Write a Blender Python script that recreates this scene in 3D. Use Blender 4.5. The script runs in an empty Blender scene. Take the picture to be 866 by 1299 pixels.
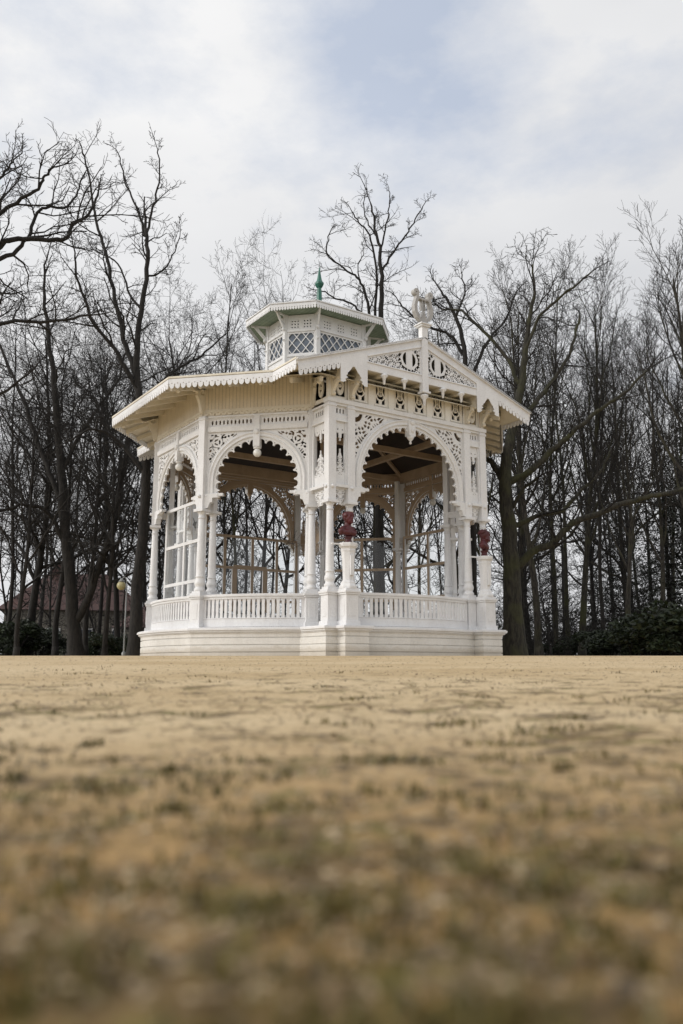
import bpy, math, random
import numpy as np
from math import sin, cos, pi, radians, sqrt, atan2, hypot, tan
from mathutils import Vector, Matrix

scene = bpy.context.scene
COL = scene.collection
rnd = random.Random(7)

# ------------------------------------------------------------------ camera frame
# world origin = centre of the bandstand at ground level, x along its front, +y to its back
CAM = Vector((-15.586, -24.478, -0.288))
YAW = radians(34.09)            # heading turned from +y towards +x
PITCH = radians(10.349)
HX, HY = sin(YAW), cos(YAW)     # heading
RX, RY = cos(YAW), -sin(YAW)    # right
def park(lat, dep, z=0.0):
    """a place in the park: metres right of / ahead of the path's end"""
    return Vector((CAM.x + lat*RX + dep*HX, CAM.y + lat*RY + dep*HY, z))
def sight(px, py, dep):
    """lateral offset and height seen at a depth (survey of the photo)"""
    a = (px-433)/1075.0; b = (649.5-py)/1075.0
    dy = cos(PITCH)-b*sin(PITCH); dz = sin(PITCH)+b*cos(PITCH)
    return a/dy*dep, CAM.z + dz/dy*dep

cd = bpy.data.cameras.new('camera'); cam = bpy.data.objects.new('camera', cd); COL.objects.link(cam)
cam.location = CAM; cam.rotation_euler = (pi/2+PITCH, 0, -YAW)
cd.sensor_fit = 'VERTICAL'; cd.sensor_height = 36; cd.sensor_width = 24; cd.lens = 1075/1299*36
cd.clip_start = 0.02; cd.clip_end = 3000
cd.dof.use_dof = True; cd.dof.focus_distance = 25.0; cd.dof.aperture_fstop = 3.1
scene.camera = cam
scene.view_settings.view_transform = 'Standard'; scene.view_settings.look = 'None'
scene.view_settings.exposure = 0

# ------------------------------------------------------------------ helpers
def new_mat(name):
    m = bpy.data.materials.new(name); m.use_nodes = True
    nt = m.node_tree; b = nt.nodes['Principled BSDF']
    return m, nt, b
def N(nt, t, **k):
    n = nt.nodes.new(t)
    for a, v in k.items(): setattr(n, a, v)
    return n
def noise(nt, scale, detail=4, rough=.6, vec=None, coord='Object'):
    tc = N(nt, 'ShaderNodeTexCoord'); n = N(nt, 'ShaderNodeTexNoise')
    n.inputs['Scale'].default_value = scale; n.inputs['Detail'].default_value = detail
    n.inputs['Roughness'].default_value = rough
    nt.links.new(vec if vec is not None else tc.outputs[coord], n.inputs['Vector'])
    return n.outputs['Fac']
def ramp(nt, fac, stops):
    r = N(nt, 'ShaderNodeValToRGB'); e = r.color_ramp.elements
    while len(e) < len(stops): e.new(.5)
    for i, (p, c) in enumerate(stops):
        e[i].position = p; e[i].color = (*c, 1) if len(c) == 3 else c
    nt.links.new(fac, r.inputs['Fac']); return r.outputs['Color']
def mixc(nt, fac, a, b, mode='MIX'):
    m = N(nt, 'ShaderNodeMix', data_type='RGBA', blend_type=mode)
    for s, v in ((m.inputs[0], fac), (m.inputs[6], a), (m.inputs[7], b)):
        if isinstance(v, (int, float)): s.default_value = v
        elif isinstance(v, tuple): s.default_value = (*v, 1)
        else: nt.links.new(v, s)
    return m.outputs[2]
def bump(nt, b, h, strength=.3, dist=.01):
    n = N(nt, 'ShaderNodeBump'); n.inputs['Strength'].default_value = strength
    n.inputs['Distance'].default_value = dist
    nt.links.new(h, n.inputs['Height']); nt.links.new(n.outputs['Normal'], b.inputs['Normal'])

def paint(name, c1, c2, rough=.55, inner=None, boards=None, splash=False):
    """weathered oil paint; 'inner' = colour of faces that look into the building (object +y)"""
    m, nt, b = new_mat(name)
    tc = N(nt, 'ShaderNodeTexCoord')
    geo = N(nt, 'ShaderNodeNewGeometry')
    mp = N(nt, 'ShaderNodeMapping'); mp.inputs['Scale'].default_value = (1.2, 1.2, .7)
    nt.links.new(geo.outputs['Position'], mp.inputs['Vector'])
    f = noise(nt, 2.2, 6, .65, mp.outputs['Vector'])
    col = ramp(nt, f, [(.38, c2), (.6, c1)])
    f2 = noise(nt, 26, 4, .6, geo.outputs['Position'])
    col = mixc(nt, .22, col, ramp(nt, f2, [(.36, tuple(x*.72 for x in c2)), (.55, c1)]))
    if boards:
        sep = N(nt, 'ShaderNodeSeparateXYZ'); nt.links.new(tc.outputs['Object'], sep.inputs[0])
        mm = N(nt, 'ShaderNodeMath', operation='FRACT'); d = N(nt, 'ShaderNodeMath', operation='DIVIDE')
        nt.links.new(sep.outputs['X'], d.inputs[0]); d.inputs[1].default_value = boards
        nt.links.new(d.outputs[0], mm.inputs[0])
        g = ramp(nt, mm.outputs[0], [(0, (.45,.45,.45)), (.1, (1,1,1)), (.9, (1,1,1)), (1, (.45,.45,.45))])
        col = mixc(nt, 1.0, col, g, 'MULTIPLY')
    if splash:
        sp3 = N(nt, 'ShaderNodeSeparateXYZ'); nt.links.new(geo.outputs['Position'], sp3.inputs[0])
        ma = N(nt, 'ShaderNodeMath', operation='MULTIPLY_ADD'); nt.links.new(f, ma.inputs[0]); ma.inputs[1].default_value = -.35; nt.links.new(sp3.outputs['Z'], ma.inputs[2])
        col = mixc(nt, ramp(nt, ma.outputs[0], [(-.0, (.42,.42,.42)), (.10, (0,0,0))]), col, (.33,.27,.18))
    if inner:
        sep = N(nt, 'ShaderNodeSeparateXYZ'); nt.links.new(tc.outputs['Normal'], sep.inputs[0])
        gt = N(nt, 'ShaderNodeMath', operation='GREATER_THAN'); nt.links.new(sep.outputs['Y'], gt.inputs[0]); gt.inputs[1].default_value = .3
        col = mixc(nt, gt.outputs[0], col, inner)
    nt.links.new(col, b.inputs['Base Color']); b.inputs['Roughness'].default_value = rough
    bump(nt, b, f2, .25, .004)
    return m
TAN = (.46,.35,.25)
M = {}
M['white'] = paint('white paint', (.765,.77,.78), (.69,.69,.70))
M['shell'] = paint('white paint with tan inner side', (.765,.77,.775), (.69,.69,.695), inner=TAN)
M['cream'] = paint('cream painted boards', (.71,.635,.50), (.62,.55,.425), boards=.11)
M['soffit'] = paint('cream soffit paint', (.73,.68,.57), (.64,.59,.485))
M['ivory'] = paint('ivory paint', (.82,.80,.74), (.74,.71,.64), inner=TAN)
M['tan'] = paint('tan interior paint', TAN, (.37,.28,.20))
M['base'] = paint('white plinth boards', (.76,.75,.72), (.67,.655,.62), splash=True)
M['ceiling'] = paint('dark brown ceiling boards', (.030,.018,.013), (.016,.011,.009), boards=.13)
M['sheet'] = paint('old roof sheeting', (.40,.36,.27), (.26,.25,.18))
M['patina'] = paint('pale green copper', (.27,.33,.25), (.17,.23,.17), boards=.14)
M['green'] = paint('green copper', (.035,.17,.125), (.02,.10,.075), rough=.4)
M['greyzinc'] = paint('weathered grey zinc', (.40,.39,.375), (.29,.28,.27), rough=.5)
M['bustred'] = paint('oxblood red bronze', (.085,.009,.013), (.045,.006,.009), rough=.42)
M['black'] = paint('black film', (.012,.012,.012), (.008,.008,.008))
M['floor'] = paint('grey floor boards', (.30,.28,.25), (.2,.19,.17), boards=.14)
M['globe'] = paint('milk glass', (.82,.82,.80), (.74,.74,.72), rough=.25)
def glass_mat(name, dark):
    m, nt, b = new_mat(name)
    if dark:
        b.inputs['Roughness'].default_value = .10
        n = noise(nt, 2.5); nt.links.new(ramp(nt, n, [(.3, (.05,.065,.09)), (.7, (.17,.21,.27))]), b.inputs['Base Color'])
        return m
    out = nt.nodes['Material Output']; nt.nodes.remove(b)
    t = N(nt, 'ShaderNodeBsdfTransparent'); t.inputs[0].default_value = (.93,.95,.95,1)
    g = N(nt, 'ShaderNodeBsdfGlossy'); g.inputs['Roughness'].default_value = .02
    lw = N(nt, 'ShaderNodeLayerWeight'); lw.inputs['Blend'].default_value = .5
    pw = N(nt, 'ShaderNodeMath', operation='POWER'); nt.links.new(lw.outputs['Facing'], pw.inputs[0]); pw.inputs[1].default_value = 3.5
    fr = N(nt, 'ShaderNodeMath', operation='MULTIPLY_ADD'); nt.links.new(pw.outputs[0], fr.inputs[0]); fr.inputs[1].default_value = .6; fr.inputs[2].default_value = .05
    mx = N(nt, 'ShaderNodeMixShader')
    nt.links.new(fr.outputs[0], mx.inputs[0]); nt.links.new(t.outputs[0], mx.inputs[1]); nt.links.new(g.outputs[0], mx.inputs[2])
    nt.links.new(mx.outputs[0], out.inputs[0])
    return m
M['glass'] = glass_mat('window glass', False)
M['darkglass'] = glass_mat('dark cupola glass', True)

class MB:
    def __init__(s): s.v = []; s.f = []; s.smooth = []
    def add(s, vs, fs, smooth=False):
        o = len(s.v); s.v += [tuple(v) for v in vs]; s.f += [tuple(i+o for i in f) for f in fs]; s.smooth += [smooth]*len(fs)
        return s
    def box(s, x0, x1, y0, y1, z0, z1, ch=0):
        vs = [(x0,y0,z0),(x1,y0,z0),(x1,y1,z0),(x0,y1,z0),(x0,y0,z1),(x1,y0,z1),(x1,y1,z1),(x0,y1,z1)]
        return s.add(vs, [(0,3,2,1),(4,5,6,7),(0,1,5,4),(1,2,6,5),(2,3,7,6),(3,0,4,7)])
    def beam(s, p0, p1, w, h, up=(0,0,1), h1=None):
        p0 = Vector(p0); p1 = Vector(p1); d = (p1-p0).normalized(); u = Vector(up)
        r = d.cross(u)
        if r.length < 1e-4: r = Vector((1,0,0))
        r.normalize(); u = r.cross(d); vs = []
        for p, hh in ((p0, h), (p1, h if h1 is None else h1)):
            for a, b in ((-1,-1),(1,-1),(1,1),(-1,1)): vs.append(p + r*(a*w/2) + u*(b*hh/2))
        return s.add(vs, [(0,3,2,1),(4,5,6,7),(0,1,5,4),(1,2,6,5),(2,3,7,6),(3,0,4,7)])
    def lathe(s, prof, n=16, c=(0,0), smooth=True, rot=0):
        vs = []; fs = []
        for r, z in prof:
            for i in range(n):
                a = rot+2*pi*i/n; vs.append((c[0]+r*cos(a), c[1]+r*sin(a), z))
        for j in range(len(prof)-1):
            for i in range(n):
                k = (i+1) % n; fs.append((j*n+i, j*n+k, (j+1)*n+k, (j+1)*n+i))
        fs.append(tuple(range(n-1, -1, -1))); fs.append(tuple((len(prof)-1)*n+i for i in range(n)))
        return s.add(vs, fs, smooth)
    def tube(s, pts, rad, n=6, smooth=True, cap=True):
        o = len(s.v); vs = []; fs = []; prev = None
        for i, p in enumerate(pts):
            a = pts[max(i-1,0)]; b = pts[min(i+1,len(pts)-1)]
            dx, dy, dz = b[0]-a[0], b[1]-a[1], b[2]-a[2]; l = sqrt(dx*dx+dy*dy+dz*dz) or 1; dx/=l; dy/=l; dz/=l
            if prev is None: ux, uy, uz = (1,0,0) if abs(dx) < .8 else (0,1,0)
            else: ux, uy, uz = prev
            t = ux*dx+uy*dy+uz*dz; ux -= t*dx; uy -= t*dy; uz -= t*dz
            l = sqrt(ux*ux+uy*uy+uz*uz) or 1; ux/=l; uy/=l; uz/=l; prev = (ux,uy,uz)
            wx, wy, wz = dy*uz-dz*uy, dz*ux-dx*uz, dx*uy-dy*ux; r = rad[i]
            for k in range(n):
                c, q = CS[n][k]; vs.append((p[0]+r*(c*ux+q*wx), p[1]+r*(c*uy+q*wy), p[2]+r*(c*uz+q*wz)))
        for j in range(len(pts)-1):
            for i in range(n):
                k = (i+1) % n; fs.append((j*n+i, j*n+k, (j+1)*n+k, (j+1)*n+i))
        if cap and n > 3: fs.append(tuple((len(pts)-1)*n+i for i in range(n)))
        return s.add(vs, fs, smooth)
    def prism(s, poly, z0, z1):
        n = len(poly); vs = [(x,y,z0) for x, y in poly]+[(x,y,z1) for x, y in poly]
        return s.add(vs, [tuple(range(n-1,-1,-1)), tuple(range(n,2*n))]+[(i,(i+1)%n,n+(i+1)%n,n+i) for i in range(n)])
    def ball(s, c, r, n=12, sc=(1,1,1)):
        prof = []; m = n//2+2; vs = []; fs = []
        for j in range(1, m):
            t = pi*j/m
            for i in range(n):
                a = 2*pi*i/n; vs.append((c[0]+r*sc[0]*sin(t)*cos(a), c[1]+r*sc[1]*sin(t)*sin(a), c[2]+r*sc[2]*cos(t)))
        k = len(vs); vs += [(c[0],c[1],c[2]+r*sc[2]), (c[0],c[1],c[2]-r*sc[2])]
        for j in range(m-2):
            for i in range(n):
                q = (i+1) % n; fs.append((j*n+i, (j+1)*n+i, (j+1)*n+q, j*n+q))
        for i in range(n):
            q = (i+1) % n; fs.append((k, i, q)); fs.append((k+1, (m-2)*n+q, (m-2)*n+i))
        return s.add(vs, fs, True)
    def fret(s, fn, x0, x1, z0, z1, res, y0, y1, tf=None):
        """sawn board: material where fn(x,z) > 0, traced by marching squares, y0 = outer, y1 = inner face"""
        nx = max(2, int(round((x1-x0)/res))); nz = max(2, int(round((z1-z0)/res)))
        xs = np.linspace(x0, x1, nx+1); zs = np.linspace(z0, z1, nz+1)
        X, Z = np.meshgrid(xs, zs, indexing='ij'); Fv = np.asarray(fn(X, Z), float)+0*X
        P = []; idx = {}; polys = []; walls = []
        def vid(key, x, z):
            if key not in idx: idx[key] = len(P); P.append((x, z))
            return idx[key]
        pos = Fv > 0
        cnt = pos[:-1,:-1].astype(int)+pos[1:,:-1]+pos[1:,1:]+pos[:-1,1:]
        for i, j in zip(*np.nonzero(cnt)):
            i = int(i); j = int(j)
            cs = ((i,j),(i+1,j),(i+1,j+1),(i,j+1))
            if cnt[i,j] == 4:
                polys.append([vid(('c',)+c, xs[c[0]], zs[c[1]]) for c in cs]); continue
            poly = []
            for k in range(4):
                a = cs[k]; b = cs[(k+1) % 4]; fa = Fv[a]; fb = Fv[b]
                if fa > 0: poly.append((vid(('c',)+a, xs[a[0]], zs[a[1]]), 0))
                if (fa > 0) != (fb > 0):
                    t = fa/(fa-fb); t = min(max(t, .02), .98)
                    key = ('e',)+min(a, b)+max(a, b)
                    poly.append((vid(key, xs[a[0]]+(xs[b[0]]-xs[a[0]])*t, zs[a[1]]+(zs[b[1]]-zs[a[1]])*t), 1 if fa > 0 else 2))
            if len(poly) >= 3:
                polys.append([p[0] for p in poly]); n = len(poly)
                for k in range(n):
                    if poly[k][1] == 1 and poly[(k+1) % n][1] == 2: walls.append((poly[k][0], poly[(k+1) % n][0]))
        for edge, ii in (((0, 1), range(nz)), ((0, -1), range(nz))):
            pass
        for i in range(nx):          # outer rim of the board
            for j, fl in ((0, 0), (nz, 1)):
                if pos[i,j] and pos[i+1,j]:
                    a, b = idx[('c',i,j)], idx[('c',i+1,j)]; walls.append((a, b) if not fl else (b, a))
        for j in range(nz):
            for i, fl in ((0, 1), (nx, 0)):
                if pos[i,j] and pos[i,j+1]:
                    a, b = idx[('c',i,j)], idx[('c',i,j+1)]; walls.append((a, b) if not fl else (b, a))
        n = len(P); T = tf or (lambda x, y, z: (x, y, z))
        vs = [T(float(x), y0, float(z)) for x, z in P]+[T(float(x), y1, float(z)) for x, z in P]
        fs = [tuple(p) for p in polys]+[tuple(q+n for q in reversed(p)) for p in polys]+[(b, a, a+n, b+n) for a, b in walls]
        return s.add(vs, fs)
    def build(s, name, mat, parent=None, loc=None, rz=0, bevel=0):
        me = bpy.data.meshes.new(name); me.from_pydata(s.v, [], s.f)
        me.polygons.foreach_set('use_smooth', s.smooth); me.update()
        o = bpy.data.objects.new(name, me); COL.objects.link(o)
        if mat: me.materials.append(mat)
        if parent: o.parent = parent
        if loc is not None: o.location = loc
        o.rotation_euler.z = rz
        if bevel:
            bm = o.modifiers.new('bevel', 'BEVEL'); bm.width = bevel; bm.segments = 2; bm.limit_method = 'ANGLE'; bm.angle_limit = radians(40)
        return o
CS = {n: [(cos(2*pi*k/n), sin(2*pi*k/n)) for k in range(n)] for n in (3,4,5,6,7,8,10,12,14,16)}

def tag(o, label=None, cat=None, group=None, kind=None):
    if label: o['label'] = label
    if cat: o['category'] = cat
    if group: o['group'] = group
    if kind: o['kind'] = kind
    return o
def empty(name, loc=(0,0,0), rz=0, parent=None):
    o = bpy.data.objects.new(name, None); COL.objects.link(o); o.location = loc; o.rotation_euler.z = rz
    o.empty_display_size = .2
    if parent: o.parent = parent
    return o
def copy_part(src, parent, loc, rz, kids=True, sx=1):
    c = src.copy(); COL.objects.link(c); c.parent = parent; c.location = loc; c.rotation_euler = (0, 0, rz)
    if sx != 1: c.scale.x = sx
    if kids:
        for ch in [k for k in bpy.data.objects if k.parent == src]:
            g = ch.copy(); COL.objects.link(g); g.parent = c
    return c

# ------------------------------------------------------------------ the bandstand
w, q, H, e, p2 = 2.86, 2.35, 4.15, .98, 2.22
W = w+q; YP = H+e; hs = H-q           # half side = 1.8
SLOPE = .34
B = empty('bandstand')
tag(B, 'white ornate wooden bandstand with scalloped arches, gabled front and small green-topped cupola', 'bandstand')

def octo(off):
    k = off*tan(pi/8)
    return [(-(w+k),-(H+off)), (w+k,-(H+off)), (W+off,-(hs+k)), (W+off,hs+k), (w+k,H+off), (-(w+k),H+off), (-(W+off),hs+k), (-(W+off),-(hs+k))]
VERT = octo(0)                        # C D E F G H' A B
def face(a, b):
    """midpoint, rotation (local -y = outwards), length of the wall between two plan points, walked counter-clockwise"""
    mx, my = (a[0]+b[0])/2, (a[1]+b[1])/2
    return (mx, my, 0), atan2(b[1]-a[1], b[0]-a[0]), hypot(b[0]-a[0], b[1]-a[1])

# ---- column, post, pedestal
def column_mb():
    m = MB()
    m.box(-.16,.16,-.16,.16,1.80,1.86)
    m.lathe([(.155,1.86),(.165,1.89),(.16,1.93),(.13,1.96),(.125,2.0),(.15,2.05),(.158,2.09),(.15,2.14),(.125,2.2),(.122,2.26),(.14,2.27),(.14,2.30),(.12,2.31),(.12,2.6),(.095,4.0)], 16)
    return m
def capital_mb():
    m = MB()
    m.lathe([(.11,4.0),(.11,4.03),(.095,4.035),(.095,4.13),(.12,4.17),(.15,4.20)], 16); m.box(-.175,.175,-.175,.175,4.20,4.28)
    return m
def pedestal_mb(hw=.18):
    m = MB()
    m.box(-hw-.035,hw+.035,-hw-.035,hw+.035,.80,.93); m.box(-hw,hw,-hw,hw,.93,1.63)
    for sx in (-1,1):
        m.box(-hw*.55,hw*.55, sx*(hw+.002)-(.008), sx*(hw+.002)+.008, 1.05,1.5); m.box(sx*(hw+.002)-.008, sx*(hw+.002)+.008,-hw*.55,hw*.55,1.05,1.5)
    m.box(-hw-.03,hw+.03,-hw-.03,hw+.03,1.63,1.68); m.box(-hw-.055,hw+.055,-hw-.055,hw+.055,1.68,1.74); m.box(-hw-.02,hw+.02,-hw-.02,hw+.02,1.74,1.80)
    return m
def post_mb():
    m = MB()
    m.box(-.125,.125,-.125,.125,4.28,7.10)
    m.box(-.145,.145,-.145,.145,6.98,7.05)
    for s in (-1,1): m.ball((0, s*.14, 4.66), .055, 8); m.ball((s*.14, 0, 4.66), .055, 8)
    return m
cols = []
for i, (x, y) in enumerate(VERT):
    cols.append((x, y, atan2(y, x) if False else (-1)**0*0+pi/8*(1 if i % 2 else -1), True))
    a = -3*pi/4+pi/8+pi/4*i-pi/4*0
    # inward direction: bisector of the two outward normals
    n0 = Vector(VERT[i])-Vector(VERT[i-1]); n1 = Vector(VERT[(i+1) % 8])-Vector(VERT[i]); n0.normalize(); n1.normalize()
    out = Vector((n0.y+n1.y, -(n0.x+n1.x))).normalized()
    cols[-1] = (x, y, atan2(out.y, out.x)+pi/2, True)
    cols.append((x-out.x*.50, y-out.y*.50, atan2(out.y, out.x)+pi/2, False))
for sy in (-1,1):
    for sx in (-2.88,-p2,p2,2.88): cols.append((sx, sy*YP, 0, True))
col0 = column_mb().build('column', M['white'], B, bevel=.004); cap0 = capital_mb().build('capital', M['white'], col0)
ped0 = pedestal_mb().build('pedestal', M['white'], B, bevel=.008); post0 = post_mb().build('post', M['white'], B, bevel=.01)
link = MB()
link.box(-.05,.05,-.02,.42,4.50,4.62); link.box(-.07,.07,-.02,.44,4.62,4.70)
for i, (x, y, rz, outer) in enumerate(cols):
    if i == 0:
        for o in (col0, ped0, post0): o.location = (x, y, 0); o.rotation_euler.z = rz
        lk0 = link.build('tie_bracket', M['white'], B, (x, y, 0), rz)
        continue
    copy_part(col0, B, (x, y, 0), rz); copy_part(ped0, B, (x, y, 0), rz, False)
    if i == 1: ip0 = MB().box(-.085,.085,-.085,.085,4.28,6.97).build('inner_post', M['white'], B, (x, y, 0), rz, bevel=.01)
    elif not outer: copy_part(ip0, B, (x, y, 0), rz, False)
    if outer: copy_part(post0, B, (x, y, 0), rz, False)
    if outer and i < 16: copy_part(lk0, B, (x, y, 0), rz, False)

# ---- filigree pattern shared by the sawn boards
def fil(x, z, s=1.0):
    xx = x+.055*s*np.sin(15*z/s+1.3); zz = z+.055*s*np.sin(14*x/s)
    return np.sin(2*pi*xx/(.19*s))*np.sin(2*pi*zz/(.17*s))-.10
def ring(x, z, cx, cz, r, t): return t-np.abs(np.hypot(x-cx, z-cz)-r)

# ---- arched bay between posts
def arch_bay(L, R, zc, ztop, front):
    """L post to post; R outer radius of the arch band; zc its centre height"""
    hw = L/2-.127
    band = .17; trim = .19; Rt = R-band-trim
    a = MB()
    n = 40; pts = []
    prof = [(R,0.0),(R-.02,-.075),(R-.05,-.09),(R-.09,-.06),(R-.13,-.06),(R-.15,-.08),(R-band,-.075),(R-band,.075),(R,.075)]
    vs = []; fs = []; m = len(prof)
    path = [(0, 4.72)] + [(t, None) for t in np.linspace(0, pi, n+1)] + [(pi, 4.72)]
    for t, zz in path:
        for r, y in prof:
            x = r*cos(t); z = zc+r*sin(t) if zz is None else zz
            vs.append((x, y, z))
    for i in range(len(path)-1):
        for j in range(m): k = (j+1) % m; fs.append((i*m+j, i*m+k, (i+1)*m+k, (i+1)*m+j))
    a.add(vs, fs)
    # trim
    nl = int(round(pi*(Rt+.06)/.26)); lr = .105
    def tr(x, z):
        ang = np.arctan2(z-zc, x); rr = np.where(z > zc, np.hypot(x, z-zc), np.abs(x))
        f = np.minimum(rr-(Rt), (R-band+.01)-rr)
        kk = np.clip(np.round(ang/pi*nl-.5), -1, nl)
        ca = (kk+.5)*pi/nl; cr = Rt+.012
        d = np.where(z > zc-.02, np.hypot(x-cr*np.cos(ca), z-zc-cr*np.sin(ca)), 9)
        zk = zc-.13-.25*np.round((zc-.13-z)/.25)
        d2 = np.where(z < zc, np.hypot(np.abs(x)-cr, z-zk), 9)
        f = np.minimum(f, d-lr); f = np.minimum(f, d2-lr)
        ca2 = np.round(ang/pi*nl)*pi/nl
        h = np.hypot(x-(Rt+.095)*np.cos(ca2), z-zc-(Rt+.095)*np.sin(ca2))
        return np.minimum(f, np.where(z > zc, h-.02, 1))
    t = MB(); t.fret(tr, -(R-band+.012), R-band+.012, 4.74, zc+R-band+.012, .0165, -.03, .03)
    for s in (-1,1): t.ball((s*(Rt+.06), 0, 4.68), .095, 10); t.box(s*(Rt+.02)-.14 if s > 0 else -(R-.02), R-.02 if s > 0 else -(Rt-.12), -.07,.07,4.66,4.74)
    # spandrel
    def sp(x, z):
        ax = np.abs(x); r = np.where(z > zc, np.hypot(x, z-zc), ax)
        f = r-(R-.03)
        hole = fil(ax-hw, z-ztop, .95 if not front else 1.15)
        inside = np.minimum(np.minimum(r-(R+.05), hw-.05-ax), ztop-.06-z)
        cx, cz = hw-.30, ztop-.30
        d = np.hypot(ax-cx, z-cz)
        if not front:
            th = np.arctan2(z-cz, ax-cx)
            rose = np.where(d < .24, np.minimum(np.maximum(.035-np.abs(d-.15), .05-d), 1), -1)
            hole = np.where(d < .24, np.where(d < .19, -(np.maximum(np.maximum(.03-np.abs(d-.13), .05-d), .05-np.abs(np.sin(1.5*th))*.2)), np.sin(6*th)-.3), hole)
        else:
            big = np.minimum(np.minimum(ax-(hw-.34), z-(ztop-.42)), (.30-np.abs(ax-hw+.18)-.0))
            crescent = np.minimum(np.hypot(ax-(hw-.06), z-(ztop-.02))-.17, .27-np.hypot(ax-(hw-.06), z-(ztop-.06)))
            hole = np.where(np.hypot(ax-hw+.05, z-ztop+.05) < .36, crescent*10, hole)
        hole = np.minimum(hole, inside*20)
        return np.minimum(f*20, -hole)
    spn = MB(); spn.fret(sp, -hw, hw, 4.72, ztop, .0165, -.02, .02)
    # key block
    k = MB()
    zt = zc+R
    if front:
        k.box(-.12,.12,-.13,.08,zt-.50,zt-.02); k.lathe([(.02,zt-.74),(.045,zt-.70),(.02,zt-.66),(.09,zt-.58),(.13,zt-.50)], 12, (0,-.02)); k.ball((0,-.14,zt-.09), .085, 10, (1,.5,1)); k.ball((0,-.14,zt-.32), .06, 10, (1,.5,1.4))
    else:
        k.box(-.10,.10,-.13,.10,zt-.48,zt+.18); k.ball((0,-.14,zt-.04), .085, 12, (1,.4,1)); k.lathe([(.06,zt-.55),(.12,zt-.53),(.12,zt-.48)], 14)
    return a, t, spn, k, zt

def corbel(L, R):
    """bracket below the spring of the arch, from post to column head"""
    m = MB()
    def f(x, z):
        ax = np.abs(x); d = L/2-ax
        reach = np.where(z > 4.60, L/2-R+.33, np.where(z > 4.46, .33-.0, .20+.35*(z-4.30)))
        return np.minimum(reach-d, .02+d*0)
    ms = []
    for s in (-1, 1):
        m = MB(); a, b = sorted((s*(L/2-.10), s*(L/2-.62))); m.fret(f, a, b, 4.30, 4.73, .02, -.085, .085); ms.append(m)
    return ms

def frieze(L, n, z0, z1, groups=2, ov=(.030,.075)):
    """panel pierced with upright ovals"""
    m = MB(); hw = L/2-.127; zm = (z0+z1)/2
    gw = (2*hw-.16*(groups-1)-.0)/groups
    def f(x, z):
        out = np.full_like(x, 1.0)
        for g in range(groups):
            c = -hw+gw/2+g*(gw+.16); sp_ = (gw-.14)/n
            k = np.clip(np.round((x-c)/sp_-(0 if n % 2 else .5)), -(n//2), (n-1)//2)+(0 if n % 2 else .5)
            u = (x-c-k*sp_)/ov[0]; v = (z-zm)/ov[1]
            ok = np.abs(x-c) < gw/2
            out = np.where(ok, np.minimum(out, (u*u+v*v-1)*.02), out)
        return out
    m.fret(f, -hw, hw, z0, z1, .0125, -.02, .02)
    for g in range(groups):
        c = -hw+gw/2+g*(gw+.16)
        for a, b, cc, dd in ((-gw/2,gw/2,z0,z0+.03),(-gw/2,gw/2,z1-.03,z1)): m.box(c+a,c+b,-.045,-.0205,cc,dd)
        if g: m.box(c-gw/2-.16,c-gw/2,-.10,.09,z0,z1)
    return m

def valance(L, z0, z1, per, y0=-.02, y1=.0, hole=.022, tip=.5):
    """hanging scalloped board with a drilled hole in each tongue"""
    n = max(1, int(round(L/per))); p = L/n
    def f(x, z):
        u = ((x+L/2) % p)-p/2
        zt = z0+(z1-z0)*tip
        tong = np.where(z < zt, p*.44*np.sqrt(np.clip(1-((zt-z)/(zt-z0+1e-6))**2, 0, 1))-np.abs(u), 1.0)
        h = np.hypot(u, z-(zt+.03))-hole if hole else 1.0
        h2 = np.where(z < zt+.05, np.hypot(np.abs(u)-p/2, z-zt)-.018, 1)
        return np.minimum(np.minimum(tong, h), h2)
    return lambda m, tf=None: m.fret(f, -L/2, L/2, z0, z1, .0165, y0, y1, tf)

def balustrade(L, path, per, hw_ins=.2):
    """path: plan polyline in local coordinates"""
    rail = MB(); bl = MB()
    for a, b in zip(path, path[1:]):
        A = Vector((*a, 0)); Bv = Vector((*b, 0)); d = (Bv-A); l = d.length; d.normalize(); ex = d*.012
        for z0, z1, t in ((1.60,1.67,.09),(1.67,1.745,.15),(.82,1.05,.07),(1.05,1.075,.10)):
            rail.beam(A-ex+Vector((0,0,(z0+z1)/2)), Bv+ex+Vector((0,0,(z0+z1)/2)), t, z1-z0)
    for p_ in (path[0], path[-1]): rail.box(p_[0]-.03, p_[0]+.03, p_[1]-.04, p_[1]+.04, .83, 1.66)
    # balusters: flat sawn boards along the path
    seg = [hypot(b[0]-a[0], b[1]-a[1]) for a, b in zip(path, path[1:])]; tot = sum(seg); n = int(round(tot/per))
    for i in range(n):
        s = (i+.5)*tot/n; k = 0
        while k < len(seg)-1 and s > seg[k]: s -= seg[k]; k += 1
        a, b = path[k], path[k+1]; t = s/seg[k]; d = Vector((b[0]-a[0], b[1]-a[1], 0)).normalized()
        c = Vector((a[0]+(b[0]-a[0])*t, a[1]+(b[1]-a[1])*t, 0)); h = tot/n*.33
        nrm = Vector((d.y, -d.x, 0))*.018
        prof = [(h*.98,1.075),(h,1.12),(h*.82,1.2),(h*.98,1.33),(h*.82,1.47),(h,1.55),(h*1.3,1.60)]
        vs = []; fs = []
        for ww, z in prof:
            for sx, sy in ((-1,1),(1,1),(1,-1),(-1,-1)):
                p = c+d*(ww*sx)+nrm*sy; vs.append((p.x, p.y, z))
        for j in range(len(prof)-1):
            for m_ in range(4): k2 = (m_+1) % 4; fs.append((j*4+m_, j*4+k2, (j+1)*4+k2, (j+1)*4+m_))
        bl.add(vs, fs)
    return rail, bl
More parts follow.
